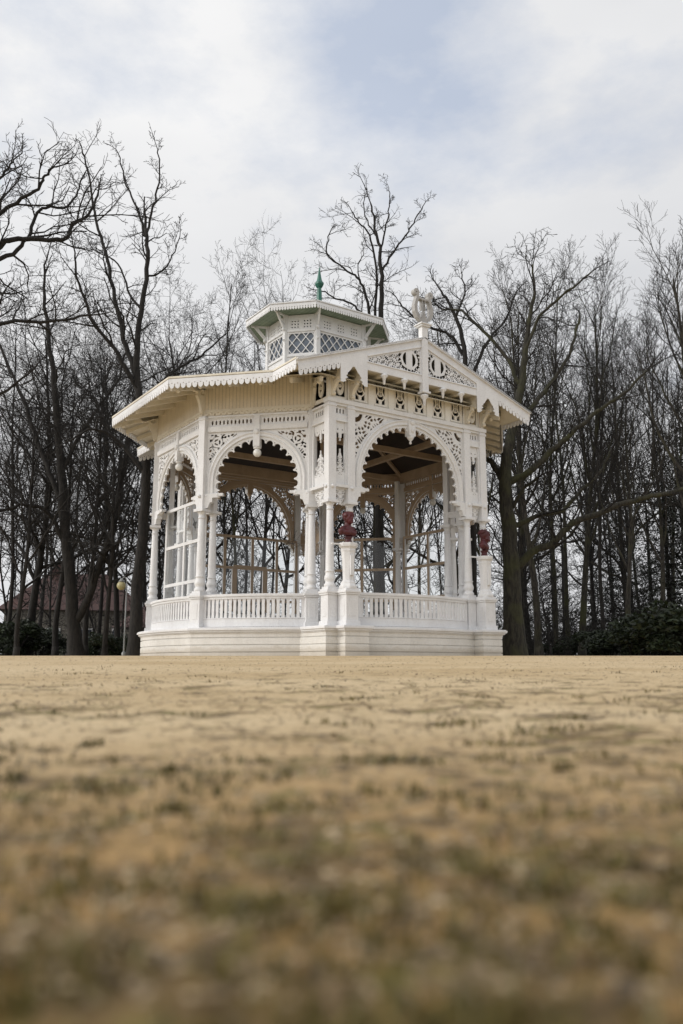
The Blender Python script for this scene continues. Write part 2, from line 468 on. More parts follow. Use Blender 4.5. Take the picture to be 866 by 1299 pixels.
def arc(L, sag, n, inset=0.0):
    """gentle bow, outwards = -y"""
    if sag <= 0: return [(-L/2, inset), (L/2, inset)]
    R = (L*L/4+sag*sag)/(2*sag); a = math.asin(L/2/R)
    return [(R*sin(t), -(R*cos(t)-(R-sag))+inset) for t in np.linspace(-a, a, n+1)]

def screen(xs, z0, zs, wid=2.9, door=None):
    fr = MB(); top = zs[-1]
    for i, x in enumerate(xs): fr.box(x-.055,x+.055,-.03,.03,z0,top-.04)
    x0, x1 = xs[0]-.04, xs[-1]+.04
    for z in zs: fr.box(x0, x1, -.028,.028,z-.05,z+.05)
    if door:
        a, b, z = door
        for x in (a, b): fr.box(x-.10,x+.10,-.036,.036,z0,z)
        fr.box(a-.07,b+.07,-.034,.034,z-.0,z+.09)
    g = MB(); g.add([(xs[0],0,z0),(xs[-1],0,z0),(xs[-1],0,zs[-1]),(xs[0],0,zs[-1])], [(0,1,2,3)])
    return fr, g
def bird(mats, parent, x, z, rot, s=.22):
    m = MB(); c, k = cos(rot), sin(rot)
    pts = [(-1,.05),(-.35,.18),(0,.55),(.18,.18),(.9,.32),(.3,-.02),(.05,-.12),(-.1,-.55),(-.3,-.06)]
    vs = [(x+s*(c*a-k*b), -.012, z+s*(k*a+c*b)) for a, b in pts]
    vs += [(a, -.008, b) for a, _, b in vs]; n = len(pts)
    m.add(vs, [tuple(range(n)), tuple(range(2*n-1, n-1, -1))]+[(i, n+i, n+(i+1) % n, (i+1) % n) for i in range(n)])
    return m.build('bird_sticker', M['black'], parent)

def console(reach=1.0, z0=7.25, z1=8.05, th=.05, slope=.33):
    """sawn S-shaped eaves bracket, in the local y-z plane (outwards = -y)"""
    m = MB()
    def f(u, z):      # u = distance outwards
        zt = z1-slope*u
        c1 = np.hypot(u-reach*.98, (z-z0+.05)*1.0)-(reach*.78)
        c2 = zt-z
        low = z-(z0+.0*u)
        body = np.minimum(np.minimum(c1, c2), low)
        hole = np.minimum(np.hypot(u-.20, z-(z1-.30))-.09, np.hypot(u-.42, z-(z1-.24-.33*.4))-.055)
        sc = np.maximum(body, .07-np.hypot(u-reach*.93, z-(zt-.07)))
        sc = np.maximum(sc, .055-np.hypot(u-.11, z-(z0+.03)))
        return np.minimum(sc, hole)
    m.fret(f, 0, reach*1.05, z0-.05, z1, .018, -th, th, tf=lambda x, y, z: (y, -x, z))
    return m

bays = []     # (kind, a, b) counter-clockwise
for i in range(8):
    a, b = VERT[i], VERT[(i+1) % 8]
    if i in (0, 4): continue
    bays.append(('diag' if i % 2 else 'side', a, b))
made = {}
def place(kind, loc, rz, maker):
    """first time: build the parts; afterwards copy them with their sub-parts"""
    if kind not in made:
        made[kind] = maker(loc, rz); return made[kind]
    return [copy_part(o, B, loc, rz) for o in made[kind]]

def make_wall_bay(L, kind):
    def mk(loc, rz):
        R = L/2-.17; zc = 6.58-R
        a, t, s_, k, zt = arch_bay(L, R, zc, 6.60, False)
        oa = a.build('arch', M['shell'], B, loc, rz); t.build('scalloped_trim', M['shell'], oa); s_.build('fretwork', M['shell'], oa)
        ok = k.build('keystone', M['shell'], oa)
        out = [oa]
        g = MB(); g.ball((0,-.0,zt-.66), .125, 16); gl = g.build('lamp_globe', M['globe'], oa)
        out += [c.build('corbel', M['shell'], B, loc, rz) for c in corbel(L, R)]
        li = MB(); li.box(-L/2+.127,L/2-.127,-.09,.09,6.60,6.76); li.box(-L/2+.127,L/2-.127,-.10,.09,7.04,7.10)
        out.append(li.build('lintel', M['shell'], B, loc, rz, bevel=.01))
        out.append(frieze(L, 11, 6.76, 7.04).build('oval_frieze', M['shell'], B, loc, rz))
        cv = MB(); cv.box(-L/2-.02,L/2+.02,-.06,-.02,7.10,8.24); cv.box(-L/2,L/2,.0,.04,7.10,8.30)
        oc = cv.build('board_wall', M['cream'], B, loc, rz); out.append(oc)
        vl = MB(); vl.box(-L/2-.04,L/2+.04,-.10,-.0605,7.21,7.235); valance(L+.05, 7.11, 7.23, .19, -.085, -.0605, .02, .45)(vl)
        vl.box(-L/2-.04,L/2+.04,-.085,-.0605,7.235,7.30); vl.build('scalloped_moulding', M['soffit'], oc)
        path = arc(L-.30, .26, 8, -.05)
        rl, bl = balustrade(L, path, .137)
        orl = rl.build('balustrade', M['white'], B, loc, rz, bevel=.006); bl.build('baluster_row', M['white'], orl); out.append(orl)
        return out
    return mk
for kind, a, b in bays:
    loc, rz, L = face(a, b)
    place(kind, loc, rz, make_wall_bay(L, kind))

# ---- porches, front and back
def lyre(x, z, cx, cz, s):
    """sawn lyre: bowl, two arms and strings"""
    u = (x-cx)/s; v = (z-cz)/s; au = np.abs(u)
    bowl = np.where(v < .28, .040-np.abs(np.hypot(u, v-.28)-.30), -1)
    arms = np.where((v >= .26) & (v < .95), .040-np.abs(au-(.30-.16*np.sin(np.clip((v-.26)/.69, 0, 1)*pi*.9)+.05*np.clip(v-.7, 0, 1))), -1)
    inner = np.where(v < .55, .028-np.abs(np.hypot(u, v-.42)-.16), -1)
    st = np.where((v > .05) & (v < 1.2), .019-np.abs(((u+.07) % .14)-.07), -1); st = np.where(au < .17, st, -1)
    st = np.where(v > .3, st, -1)
    foot = np.where((v < .05) & (v > -.3), .12-au-.2*np.abs(v+.12), -1)
    return np.maximum(np.maximum(np.maximum(bowl, arms), np.maximum(inner, st)), foot)*s
def make_porch(loc, rz):
    L = 2*p2; out = []
    R = 2.06; zc = 4.98
    a, t, s_, k, zt = arch_bay(L, R, zc, 7.0, True)
    oa = a.build('arch', M['shell'], B, loc, rz); t.build('scalloped_trim', M['shell'], oa); s_.build('fretwork', M['shell'], oa); k.build('keystone', M['shell'], oa)
    out.append(oa); out += [c.build('corbel', M['shell'], B, loc, rz) for c in corbel(L, R)]
    li = MB(); li.box(-L/2+.127,L/2-.127,-.09,.09,7.0,7.10)
    li.box(-3.03,3.03,-.15,.12,7.10,7.22); li.box(-3.0,3.0,-.12,.12,7.0999,7.099)
    out.append(li.build('lintel', M['shell'], B, loc, rz, bevel=.01))
    # lyre gallery
    cs = [-1.85,-1.11,-.37,.37,1.11,1.85]
    def gal(x, z):
        f = np.full_like(x, 1.0)
        for c in cs:
            win = np.minimum(.165-np.abs(x-c), np.minimum(z-7.36, 7.99-z))
            win = np.minimum(win, .30-np.hypot(x-c, np.maximum(z-7.86, 0)))
            f = np.where(np.abs(x-c) < .3, np.minimum(f, np.maximum(-win, lyre(x, z, c, 7.48, .48))), f)
        return f
    gm = MB(); gm.fret(gal, -p2, p2, 7.22, 8.06, .0145, -.02, .02)
    for x in [-p2,-1.48,-.74,0,.74,1.48,p2]: gm.box(x-.10,x+.10,-.07,.05,7.22,8.06)
    for c in cs: gm.box(c-.23,c+.23,-.05,-.0205,7.29,7.33)
    out.append(gm.build('lyre_gallery', M['ivory'], B, loc, rz))
    # balustrade, bowed in three straights
    path = [(-1.98,-.10),(-.60,-.44),(.60,-.44),(1.98,-.10)]
    rl, bl = balustrade(L, path, .150); orl = rl.build('balustrade', M['white'], B, loc, rz, bevel=.006); bl.build('baluster_row', M['white'], orl); out.append(orl)
    return out
def narrow(x, z, hw, zb, zt):
    ax = np.abs(x)
    up = zt-z; dn = z-zb
    top = np.where(up < .12, hw-ax, np.where(up < .34, np.maximum(.04-np.abs(np.hypot(ax-hw*.55, up-.16)-.065), .05-ax), np.where(up < .52, (.05*(1-(up-.34)/.18)+.015*np.sin(up*70))-ax, -1)))
    prof = hw*np.clip(1-(dn/.72), 0, 1)**.7*(1+.22*np.sin(dn*26))+.012
    bot = np.where(dn < .78, np.minimum(prof-ax, -(fil(ax+.03, dn, .55)+.02)), -1)
    bot = np.maximum(bot, np.where(dn < .80, .018-ax, -1)); bot = np.maximum(bot, .04-dn)
    return np.maximum(top, bot)
def make_narrow(L):
    def mk(loc, rz):
        hw = L/2-.127; fw = hw-.055
        m = MB()
        def f(x, z):
            ax = np.abs(x); o = narrow(x, z, fw, 5.0, 6.52)
            fr = np.maximum(ax-fw, np.maximum(5.0-z, z-6.52))
            f1 = np.maximum(o, fr)
            win = np.minimum(np.minimum(z-6.83, 6.97-z), fw-ax); k = (ax+.0) % .11; ovl = np.minimum(win, .026-np.abs(((x+.055) % .11)-.055))
            return np.minimum(f1, -ovl)
        m.fret(f, -hw, hw, 4.72, 7.05, .0125, -.02, .02)
        for z0, z1, d in ((4.66,4.74,.15),(6.58,6.62,.10),(6.62,6.78,.07),(7.04,7.10,.10)): m.box(-hw,hw,-d,.08,z0,z1)
        for s in (-1,1): m.box(s*hw if s < 0 else hw-.05, s*hw+.05 if s < 0 else hw, -.06,-.0205,4.74,6.58)
        o = m.build('fret_panel', M['shell'], B, loc, rz)
        g = MB()
        def f2(x, z):
            ax = np.abs(x); up = 4.66-z
            body = hw*np.clip(1-up/.52, 0, 1)**.55-ax
            return np.maximum(np.minimum(body, -(fil(ax+.02, up+.03, .5)+.0)), np.maximum(.03-up, .02-ax))
        g.fret(f2, -hw, hw, 4.18, 4.66, .0125, -.018, .018); g.build('hanging_fret', M['shell'], o)
        # upper opening in line with the lyre gallery
        u = MB()
        def f3(x, z):
            win = np.minimum(fw+.02-np.abs(x), np.minimum(z-7.34, 7.96-z))
            v = np.maximum(.045-np.abs(np.hypot(x/.8, (z-7.66)/1.7)-.12), .05-np.hypot(x, z-7.66))
            return np.maximum(-win, v)
        u.fret(f3, -hw-.12, hw+.12, 7.22, 8.06, .0145, -.02, .02)
        for s in (-1,1): u.box(s*(L/2)-.10,s*(L/2)+.10,-.07,.05,7.22,8.06)
        ou = u.build('gallery_panel', M['ivory'], B, loc, rz)
        return [o, ou]
    return mk
for sy in (-1, 1):
    loc = (0, sy*YP, 0); rz = 0 if sy < 0 else pi
    place('porch', loc, rz, make_porch)
    for sx in (-1, 1):
        place('narrow', (sx*(p2+2.88)/2, sy*YP, 0), rz, make_narrow(2.88-p2))
        a, b = ((sx*2.87, -YP), (sx*2.87, -H)) if sy*1 < 0 else ((sx*2.87, H), (sx*2.87, YP))
        if sx < 0: a, b = b, a
        place('porchside', ((a[0]+b[0])/2, (a[1]+b[1])/2, 0), atan2(b[1]-a[1], b[0]-a[0]), make_narrow(e))

# ---- pediments
def rake_z(x): return 9.45-.356*abs(x)
def make_pediment(loc, rz):
    off = -.70; out = []
    m = MB(); xs = 4.40
    for s in (-1,1):                                     # rake boards and crown
        m.beam((s*.09, off, rake_z(.09)-.13), (s*xs, off, rake_z(xs)-.13), .06, .24)
        m.beam((s*.09, off-.02, rake_z(.09)-.02), (s*(xs+.04), off-.02, rake_z(xs+.04)-.02), .16, .07)
        m.beam((s*.09, off-.035, rake_z(.09)-.27), (s*2.1, off-.035, rake_z(2.1)-.27), .05, .04)
    m.box(-2.95,2.95,off-.03,off+.03,8.02,8.26) ; m.box(-2.1,2.1,off-.06,off+.03,8.24,8.275)
    ob = m.build('rake_board', M['white'], B, loc, rz, bevel=.006); out.append(ob)
    def ty(x, z):
        ax = np.abs(x); top = (9.45-.356*ax)-.30
        inside = np.minimum(np.minimum(z-8.29, top-.035-z), np.minimum(ax-.15, 2.06-ax))
        cx, cz, r = .55, 8.66, .27
        d = np.hypot((ax-cx)*.95, z-cz)
        hole = fil(ax*1.0, z, .62)+.02
        side = np.minimum(np.minimum(.235-d, np.abs(ax-cx)-.115), .40-np.abs(z-cz)*1.0)
        hole = np.where(d < .30, side*10, hole)
        hole = np.maximum(hole, np.where(np.abs(d-.35) < .035, np.abs(np.sin(9*np.arctan2(z-cz, ax-cx)))-.55, -1))
        return np.minimum(-np.minimum(hole, inside*30), (top+.06-z)*20)
    t = MB(); t.fret(ty, -2.12, 2.12, 8.25, 9.20, .0135, off-.012, off+.012); t.build('tympanum_fretwork', M['white'], ob)
    d = MB()
    def drop(x, z):
        ax = np.abs(x); top = (9.45-.356*ax)-.14
        outer = np.minimum(ax-2.10, 3.02-ax)
        leg = np.maximum(.125-np.abs(ax-2.235), .115-np.abs(ax-2.90))
        legb = np.where(ax < 2.6, 7.62, 7.60)
        tip = np.where(z < legb+.14, .095-np.abs(ax-np.where(ax < 2.6, 2.235, 2.90))-.55*np.clip(legb+.06-z, 0, 1)-.03*np.cos((z-legb)*60), leg)
        arch_ = np.where(z > 7.98-.30*((ax-2.57)/.28)**2+.04*np.cos((ax-2.57)*22), 1, tip)
        return np.minimum(np.minimum(outer, top-z), np.where(z > 8.05, 1, arch_))
    for a_, b_ in ((-3.03,-2.09),(2.09,3.03)): d = MB(); d.fret(drop, a_, b_, 7.50, 8.70, .0145, off-.046, off-.031); d.build('drop_board', M['white'], ob)
    for s in (-1,1):
        v = MB(); L = 1.36; ang = math.atan(.356)
        def tf(x, y, z, s=s): 
            u = x; X = s*(3.02+L/2)+u*1.0; return (X, y, rake_z(X)+z)
        valance(L, -.50, -.20, .15, off-.045, off-.031, .018, .42)(v, tf)
        v.build('scalloped_fascia', M['white'], ob)
    kp = MB(); kp.box(-.11,.11,off-.10,off+.08,7.74,9.78); kp.box(-.15,.15,off-.14,off+.12,7.70,7.76)
    kp.lathe([(.0,7.30),(.035,7.34),(.055,7.52),(.12,7.60),(.13,7.64),(.08,7.68)], 12, (0, off-.01)); kp.box(-.17,.17,off-.16,off+.14,9.78,9.83); kp.box(-.21,.21,off-.2,off+.18,9.83,9.87)
    out.append(kp.build('king_post', M['white'], B, loc, rz, bevel=.008))
    cone = MB(); cone.lathe([(.018,7.70),(.03,7.72),(.055,7.90),(.11,7.95),(.11,7.98),(.06,8.02)], 12)
    for i, x in enumerate((-1.48,-.74,.74,1.48)):
        out.append(cone.build('pendant', M['soffit'], B, None, 0) if i == 0 and False else MB().lathe([(.018,7.70),(.03,7.72),(.055,7.90),(.11,7.95),(.11,7.98),(.06,8.02)], 12, (x, off-.0)).build('pendant', M['white'], B, loc, rz))
    sf = MB(); sf.box(-2.9,2.9,off+.032,.03,8.07,8.10)
    for x in (-2.22,-1.48,-.74,0,.74,1.48,2.22): sf.box(x-.06,x+.06,off+.032,-.075,7.97,8.069)
    out.append(sf.build('porch_soffit', M['soffit'], B, loc, rz))
    for x in (-2.88,-p2,p2,2.88):
        c = console(.52, 7.30, 8.05, .05, .0)
        o = c.build('eaves_bracket', M['soffit'], B, loc, rz)
        for vv in o.data.vertices: vv.co.x += x; vv.co.y += -.07
        out.append(o)
    return out
for sy in (-1, 1): place('pediment', (0, sy*YP, 0), 0 if sy < 0 else pi, make_pediment)
def add_lyre(sy):
    m = MB(); y = -.0
    def f(x, z):
        u = x; v = z; au = np.abs(u)
        cx = np.where(v < .62, .30-.0*v, .22)
        # thick arms: bowl below, necking in, scrolling out at the top
        c = .24+.10*np.sin(np.clip(v, 0, 1)*pi*1.15)*np.where(v < .85, 1, 0)
        cl = np.interp(v, [0,.12,.30,.5,.7,.84,1.0], [.04,.20,.30,.31,.25,.22,.24])
        th = np.interp(v, [0,.12,.3,.6,.84,1.0], [.05,.060,.060,.052,.046,.042])
        arm = th-np.abs(au-cl)
        arm = np.where((v > .0) & (v < .88), arm, -1)
        scr = .105-np.hypot(au-.27, v-.93); eye = np.hypot(au-.28, v-.92)-.022
        scr = np.minimum(scr, eye)
        bar = np.where(np.abs(v-.74) < .022, .24-au, -1)
        st = np.where((v > .10) & (v < .40), .07*np.cos(np.clip(v-.1, 0, .3)*5.2)-au, -1); st = np.where((v > .38) & (v < .75), .008-np.abs(au-.05), st)
        foot = np.where(v < .16, .10-au+.0, -1)
        return np.maximum(np.maximum(np.maximum(arm, scr), np.maximum(bar, st)), foot)
    m.fret(f, -.42, .42, -.02, 1.06, .012, -.075, .075)
    m.box(-.13,.13,-.10,.10,-.09,.0)
    o = m.build('lyre_ornament', M['greyzinc'], B, (0, sy*(YP+.70), 9.93), 0 if sy < 0 else pi, bevel=.012)
    return o
for sy in (-1,1): add_lyre(sy)

# ---- roofs
def tri_roof(name, mat, ring0, z0, ring1, z1, thick, parent):
    m = MB(); n = len(ring0); vs = [(x,y,z0) for x,y in ring0]+[(x,y,z1) for x,y in ring1]+[(x,y,z0-thick) for x,y in ring0]+[(x,y,z1-thick) for x,y in ring1]
    fs = []
    for i in range(n):
        j = (i+1) % n; fs += [(i,j,n+j,n+i), (2*n+j,2*n+i,3*n+i,3*n+j), (i,2*n+i,2*n+j,j), (n+i,n+j,3*n+j,3*n+i)]
    m.add(vs, fs); return m.build(name, mat, parent)
OV = 1.40; ZE = 7.87
cup = [(x*.335, y*.335) for x, y in VERT]
roof = tri_roof('roof', M['sheet'], octo(OV), ZE+.02, cup, 9.62, .05, B)
# soffit boards below the roof sheet, outside the walls; dark ceiling inside them
mid = octo(-.05); zmid = ZE+.02+(OV+.05)*(9.62-ZE-.02)/4.87
sof = tri_roof('soffit', M['soffit'], octo(OV-.04), ZE-.10, octo(.03), ZE-.10+(OV-.07)*.345, .02, B)
cei = tri_roof('ceiling', M['ceiling'], octo(-.26), 7.36, [(x*.335, y*.335) for x, y in VERT], 9.20, .03, B)
for sy in (-1,1):
    for s in (-1,1):
        y0, y1 = sy*(YP+.80), sy*1.55
        vs = [(0,y0,9.46),(s*4.44,y0,rake_z(4.44)+.01),(s*4.44,sy*(H+.40),rake_z(4.44)+.01),(0,y1,9.46)]
        vs2 = [(a,b,c-.05) for a,b,c in vs]
        pr = MB(); pr.add(vs+vs2, [(0,1,2,3),(7,6,5,4),(0,4,5,1),(1,5,6,2)]); pr.build('porch_roof', M['sheet'], B)
for sy in (-1,1):
    for s in (-1,1):
        y0, y1 = sy*(YP+.66), sy*(H+.2)
        def P(x, y, d): return (s*x, y, rake_z(x)-d)
        ps = MB(); ps.add([P(2.2,y0,.14),P(4.38,y0,.14),P(4.38,sy*(H+.46),.14),P(2.9,y1,.14),P(2.2,y1,.14)]+[P(2.2,y0,.16),P(4.38,y0,.16),P(4.38,sy*(H+.46),.16),P(2.9,y1,.16),P(2.2,y1,.16)], [(0,1,2,3,4),(9,8,7,6,5),(0,5,6,1),(1,6,7,2)]); ps.build('porch_eaves_soffit', M['soffit'], B)
# rafters under the eaves
raf = MB(); raf.beam((0,-.04,8.05),(0,-1.34,7.63),.09,.13); raf.ball((0,-1.28,7.60),.05,8)
r0 = None
for i in range(8):
    if i in (0,4): continue
    loc, rz, L = face(VERT[i], VERT[(i+1) % 8]); c, s = cos(rz), sin(rz)
    for u in (-1.35,-.45,.45,1.35):
        P = (loc[0]+c*u, loc[1]+s*u, 0)
        if r0 is None: r0 = raf.build('rafter', M['soffit'], B, P, rz)
        else: copy_part(r0, B, P, rz, False)
# hip brackets at the eight corners
hb = console(1.02, 7.22, 8.12, .05, .33)
hb.beam((0,0,8.02),(0,-1.46,7.60),.10,.13); hb.ball((0,-1.16,7.62),.075,10); hb.ball((0,-.13,7.22),.06,8)
h0 = None
for i, (x, y) in enumerate(VERT):
    rz = cols[2*i][2]
    if h0 is None: h0 = hb.build('hip_bracket', M['soffit'], B, (x, y, 0), rz)
    else: copy_part(h0, B, (x, y, 0), rz, False)
# fascia with lambrequin on the six free eaves and on the porch sides
fas = {}
for i in range(8):
    if i in (0,4): continue
    a, b = octo(OV)[i], octo(OV)[(i+1) % 8]; loc, rz, L = face(a, b)
    if i % 2 == 0: x0, x1 = -L/2, L/2
    else:                      # diagonal eaves run into the porch roof
        cut = (4.40-(w+OV*tan(pi/8)))*sqrt(2)
        x0, x1 = (-L/2+cut, L/2) if i in (1,5) else (-L/2, L/2-cut)
    key = (round(x0,3), round(x1,3))
    if key in fas: copy_part(fas[key], B, loc, rz); continue
    m = MB(); m.box(x0, x1, -.01,.02,ZE-.14,ZE+.0); m.box(x0-.01,x1+.01,-.045,.02,ZE,ZE+.055)
    o = m.build('fascia', M['soffit'], B, loc, rz); fas[key] = o
    l = MB(); Lx = x1-x0
    valance(Lx, ZE-.31, ZE-.02, .172, -.035, -.0105, .018, .45)(l, lambda x, y, z, c=(x0+x1)/2: (x+c, y, z)); l.build('lambrequin', M['white'], o)
ps0 = None
for sx in (-1,1):
    for sy in (-1,1):
        ya, yb = sy*(YP+.72), sy*(H+.44); loc = (sx*4.42, (ya+yb)/2, 0); rz = pi/2*sx; L = abs(ya-yb)
        if ps0 is None:
            m = MB(); m.box(-L/2,L/2,-.01,.02,ZE-.14,ZE); m.box(-L/2,L/2,-.04,.02,ZE,ZE+.05); ps0 = m.build('fascia', M['soffit'], B, loc, rz)
            l = MB(); valance(L, ZE-.31, ZE-.02, .16, -.035, -.0105, .018, .45)(l); l.build('lambrequin', M['white'], ps0)
        else: copy_part(ps0, B, loc, rz)

# ---- inside: ring plates, ties, glazed screens
for i in range(8):
    loc, rz, L = face(VERT[i], VERT[(i+1) % 8])
    m = MB(); y0 = .125
    if i in (0,4): m.box(-L/2,L/2,-.08,.10,6.98,7.42)
    else: m.box(-L/2,L/2,.125,.25,6.95,7.34)
    m.build('ring_plate', M['tan'], B, loc, rz)
    if i in (0,4): MB().box(-2.76,2.76,-.92,-.09,7.225,7.25).build('porch_ceiling', M['ceiling'], B, loc, rz)
for k, (a, b) in enumerate((((-W,-hs),(W,-hs)), ((-W,hs),(W,hs)), ((-w,-H),(-w,H)), ((w,-H),(w,H)))):
    z = 7.10 if k < 2 else 7.29
    MB().beam((*a,z),(*b,z),.16,.19).build('tie_beam', M['tan'], B)
for i in range(8):
    a = Vector((*octo(-.2)[i], 7.27)); b = Vector((*cup[i], 9.08)); MB().beam(a, b, .12, .16).build('hip_rafter', M['tan'], B)
def add_screen(loc, rz, xs, door=None, birds=()):
    fr, g = screen(xs, 1.80, [2.26,3.48,4.70], door=door)
    o = fr.build('glazed_screen', M['shell'], B, loc, rz); g.build('pane', M['glass'], o)
    for b in birds: bird(None, o, *b)
def inset(a, b, d):
    loc, rz, L = face(a, b); n = (sin(rz), -cos(rz)); return (loc[0]-n[0]*d, loc[1]-n[1]*d, 0), rz, L
l, r, L = inset(VERT[6], VERT[7], .27); add_screen(l, r, [-1.45,0,1.45], birds=[(.72,4.05,1.9,.26)])
l, r, L = inset(VERT[2], VERT[3], .27); add_screen(l, r, [-1.45,0,1.45], birds=[(-.62,4.1,1.0,.20)])
l, r, L = inset(VERT[3], VERT[4], .27); add_screen(l, r, [-1.3,0,1.3])
l, r, L = inset(VERT[5], VERT[6], .27)
add_screen((0, YP-.25, 0), pi, [-2.05,-1.15,-.05,1.15,2.05], door=(-.62,.72,3.5), birds=[(.35,3.95,-2.6,.24)])

# ---- base
def base_outline(o):
    """plan outline of the plinth, o = extra offset; counter-clockwise from the front left corner block"""
    pts = []
    f = [(-3.22-o,-H-.42),(-3.22-o,-YP-.33-o),(-2.86-o,-YP-.33-o),(-2.86-o,-YP-.72-o),(-2.08+o,-YP-.72-o),(-2.08+o,-YP-.34-o),(-.62,-YP-.62-o),(.62,-YP-.62-o),(2.08-o,-YP-.34-o),(2.08-o,-YP-.72-o),(2.86+o,-YP-.72-o),(2.86+o,-YP-.33-o),(3.22+o,-YP-.33-o),(3.22+o,-H-.42)]
    half = list(f)
    oc = octo(.30+o)
    def sidearc(a, b, sag, n, first=0, last=0):
        loc, rz, L = face(a, b); c, s = cos(rz), sin(rz); out = []
        for x, y in arc(L, sag, n)[first:n+1-last if last else None]:
            out.append((loc[0]+c*x-s*y, loc[1]+s*x+c*y))
        return out
    A = sidearc(oc[1], oc[2], .20, 10); S = sidearc(oc[2], oc[3], .24, 10); Bk = sidearc(oc[3], oc[4], .20, 10)
    A = [p for p in A if p[0] > 3.22+o]; Bk = [p for p in Bk if p[0] > 3.22+o]
    half += A+S[1:]+Bk[1:]
    return half+[(-x,-y) for x, y in half]
m = MB(); step = [(0.0,.115),(.13,.315),(.33,.515),(.53,.635)]
for i, (z0, z1) in enumerate(((-.35,.10),(.128,.30),(.328,.50),(.528,.64))): m.prism(base_outline(.0), z0, z1)
m.prism(base_outline(-.03), -.3, .62)
ob = m.build('plinth', M['base'], B)
m = MB(); m.prism(base_outline(.03), .64, .67); m.prism(base_outline(.07), .67, .72); m.prism(base_outline(.115), .72, .775); m.prism(base_outline(.09), .775, .80)
m.build('cornice', M['white'], ob)
m = MB(); m.prism([(x*.99, y*.99) for x, y in octo(.1)], .805, .82); m.build('floor', M['floor'], B)

# ---- bust pedestals and their side arms
def bust_ped(x):
    m = MB(); y = -YP-.40
    m2 = pedestal_mb(.20)
    m.add([(a+x, b+y, c) for a, b, c in m2.v], m2.f)
    n = 8
    m.lathe([(.25,1.80),(.25,1.86),(.21,1.92),(.20,1.97),(.16,2.02),(.155,2.10),(.17,2.5),(.20,2.78),(.215,2.84),(.205,2.86),(.215,2.90),(.26,2.94),(.27,3.0),(.27,3.04)], n, (x, y), False, pi/8)
    m.box(x-.06,x+.06,y-.205,y-.16,2.15,2.7)
    o = m.build('bust_pedestal', M['white'], B, bevel=.006)
    a = MB(); a.box(x-.50,x-.20,y+.04,y+.10,2.99,3.03); a.build('side_arm', M['white'], o)
for x in (-2.54, 2.54): bust_ped(x)

# ---- cupola
C = [(x*.335, y*.335) for x, y in VERT]
cu = MB()
cu.prism([(x*.97, y*.97) for x, y in C], 9.3, 9.7)
ocu = cu.build('cupola', M['white'], B)
for x, y in C: MB().box(x-.075,x+.075,y-.075,y+.075,9.5,11.62).build('corner_post', M['white'], ocu, bevel=.008)
for i in range(8):
    loc, rz, L = face(C[i], C[(i+1) % 8]); hw = L/2-.07
    def f(x, z, hw=hw):
        win = np.minimum(hw-.05-np.abs(x), np.minimum(z-10.22, 10.93-z))
        p = .40; d1 = ((x*1.25+z) % p)-p/2; d2 = ((x*1.25-z) % p)-p/2
        lat = np.maximum(.015-np.abs(d1)*.7, .015-np.abs(d2)*.7)
        g = np.maximum(-win, lat)
        nn = 2 if hw < .7 else 3; sp_ = 2*(hw-.05)/nn
        u = ((x+hw-.05) % sp_)-sp_/2; v = z-11.27
        h = np.maximum(np.abs(((u+.055) % .11)-.055), np.abs(((v+.055) % .11)-.055))-.026
        fr = np.minimum(np.minimum(.13-np.abs(u), .13-np.abs(v)), -h)
        return np.minimum(g, -fr)
    p = MB(); p.fret(f, -hw-.03, hw+.03, 9.5, 11.60, .0135, -.02, .02); p.box(-hw,hw,-.075,-.0205,10.99,11.06); p.box(-hw,hw,-.06,-.0205,10.10,10.16)
    p.build('window', M['white'], ocu, loc, rz)
    g = MB(); g.box(-hw,hw,.035,.045,10.15,11.0)
    if True: g.build('pane', M['darkglass'], ocu, loc, rz)
    br = MB(); 
eav = [(x, y) for x, y in [(a*.478, b*.478) for a, b in VERT]]
er = tri_roof('cupola_roof', M['green'], eav, 11.76, [(x*.04, y*.04) for x, y in VERT], 12.56, .03, B)
sf = tri_roof('soffit', M['patina'], [(a*.985, b*.985) for a, b in eav], 11.645, [(x*.9, y*.9) for x, y in C], 11.655, .03, er)
fa = MB(); la = MB()
for i in range(8):
    loc, rz, L = face(eav[i], eav[(i+1) % 8]); c, s = cos(rz), sin(rz)
    def tf(x, y, z, loc=loc, c=c, s=s): return (loc[0]+c*x-s*y, loc[1]+s*x+c*y, z)
    for z0, z1, y0, y1, mm in ((11.64,11.74,-.01,.02,fa),(11.74,11.775,-.05,.02,fa)):
        vs = [tf(x, y, z) for z in (z0, z1) for x, y in ((-L/2,y0),(L/2,y0),(L/2,y1),(-L/2,y1))]
        mm.add(vs, [(0,3,2,1),(4,5,6,7),(0,1,5,4),(1,2,6,5),(2,3,7,6),(3,0,4,7)])
    valance(L, 11.50, 11.70, .095, -.03, -.0105, 0, .5)(la, tf)
    # little brackets
for i, (x, y) in enumerate(C):
    o = Vector((x, y)); n = Vector((cos(cols[2*i][2]-pi/2), sin(cols[2*i][2]-pi/2)))
    fa2 = MB(); fa2.beam((x+n.x*.08, y+n.y*.08, 11.12), (x+n.x*.5, y+n.y*.5, 11.60), .06, .10); fa2.beam((x+n.x*.06, y+n.y*.06, 11.60), (x+n.x*.62, y+n.y*.62, 11.60), .06, .07)
    fa2.ball((x+n.x*.13, y+n.y*.13, 11.08), .06, 8); fa2.ball((x+n.x*.11, y+n.y*.11, 10.7), .04, 8); fa2.build('eaves_bracket', M['white'], ocu)
fa.build('fascia', M['white'], er); la.build('lambrequin', M['white'], er)
fn = MB(); fn.lathe([(.20,12.50),(.14,12.62),(.10,12.78),(.095,13.15),(.075,13.32),(.11,13.36),(.165,13.46),(.17,13.52),(.12,13.58),(.09,13.66),(.055,13.86),(.012,14.15)], 8, (0,0), False)
fn.build('finial', M['green'], B)
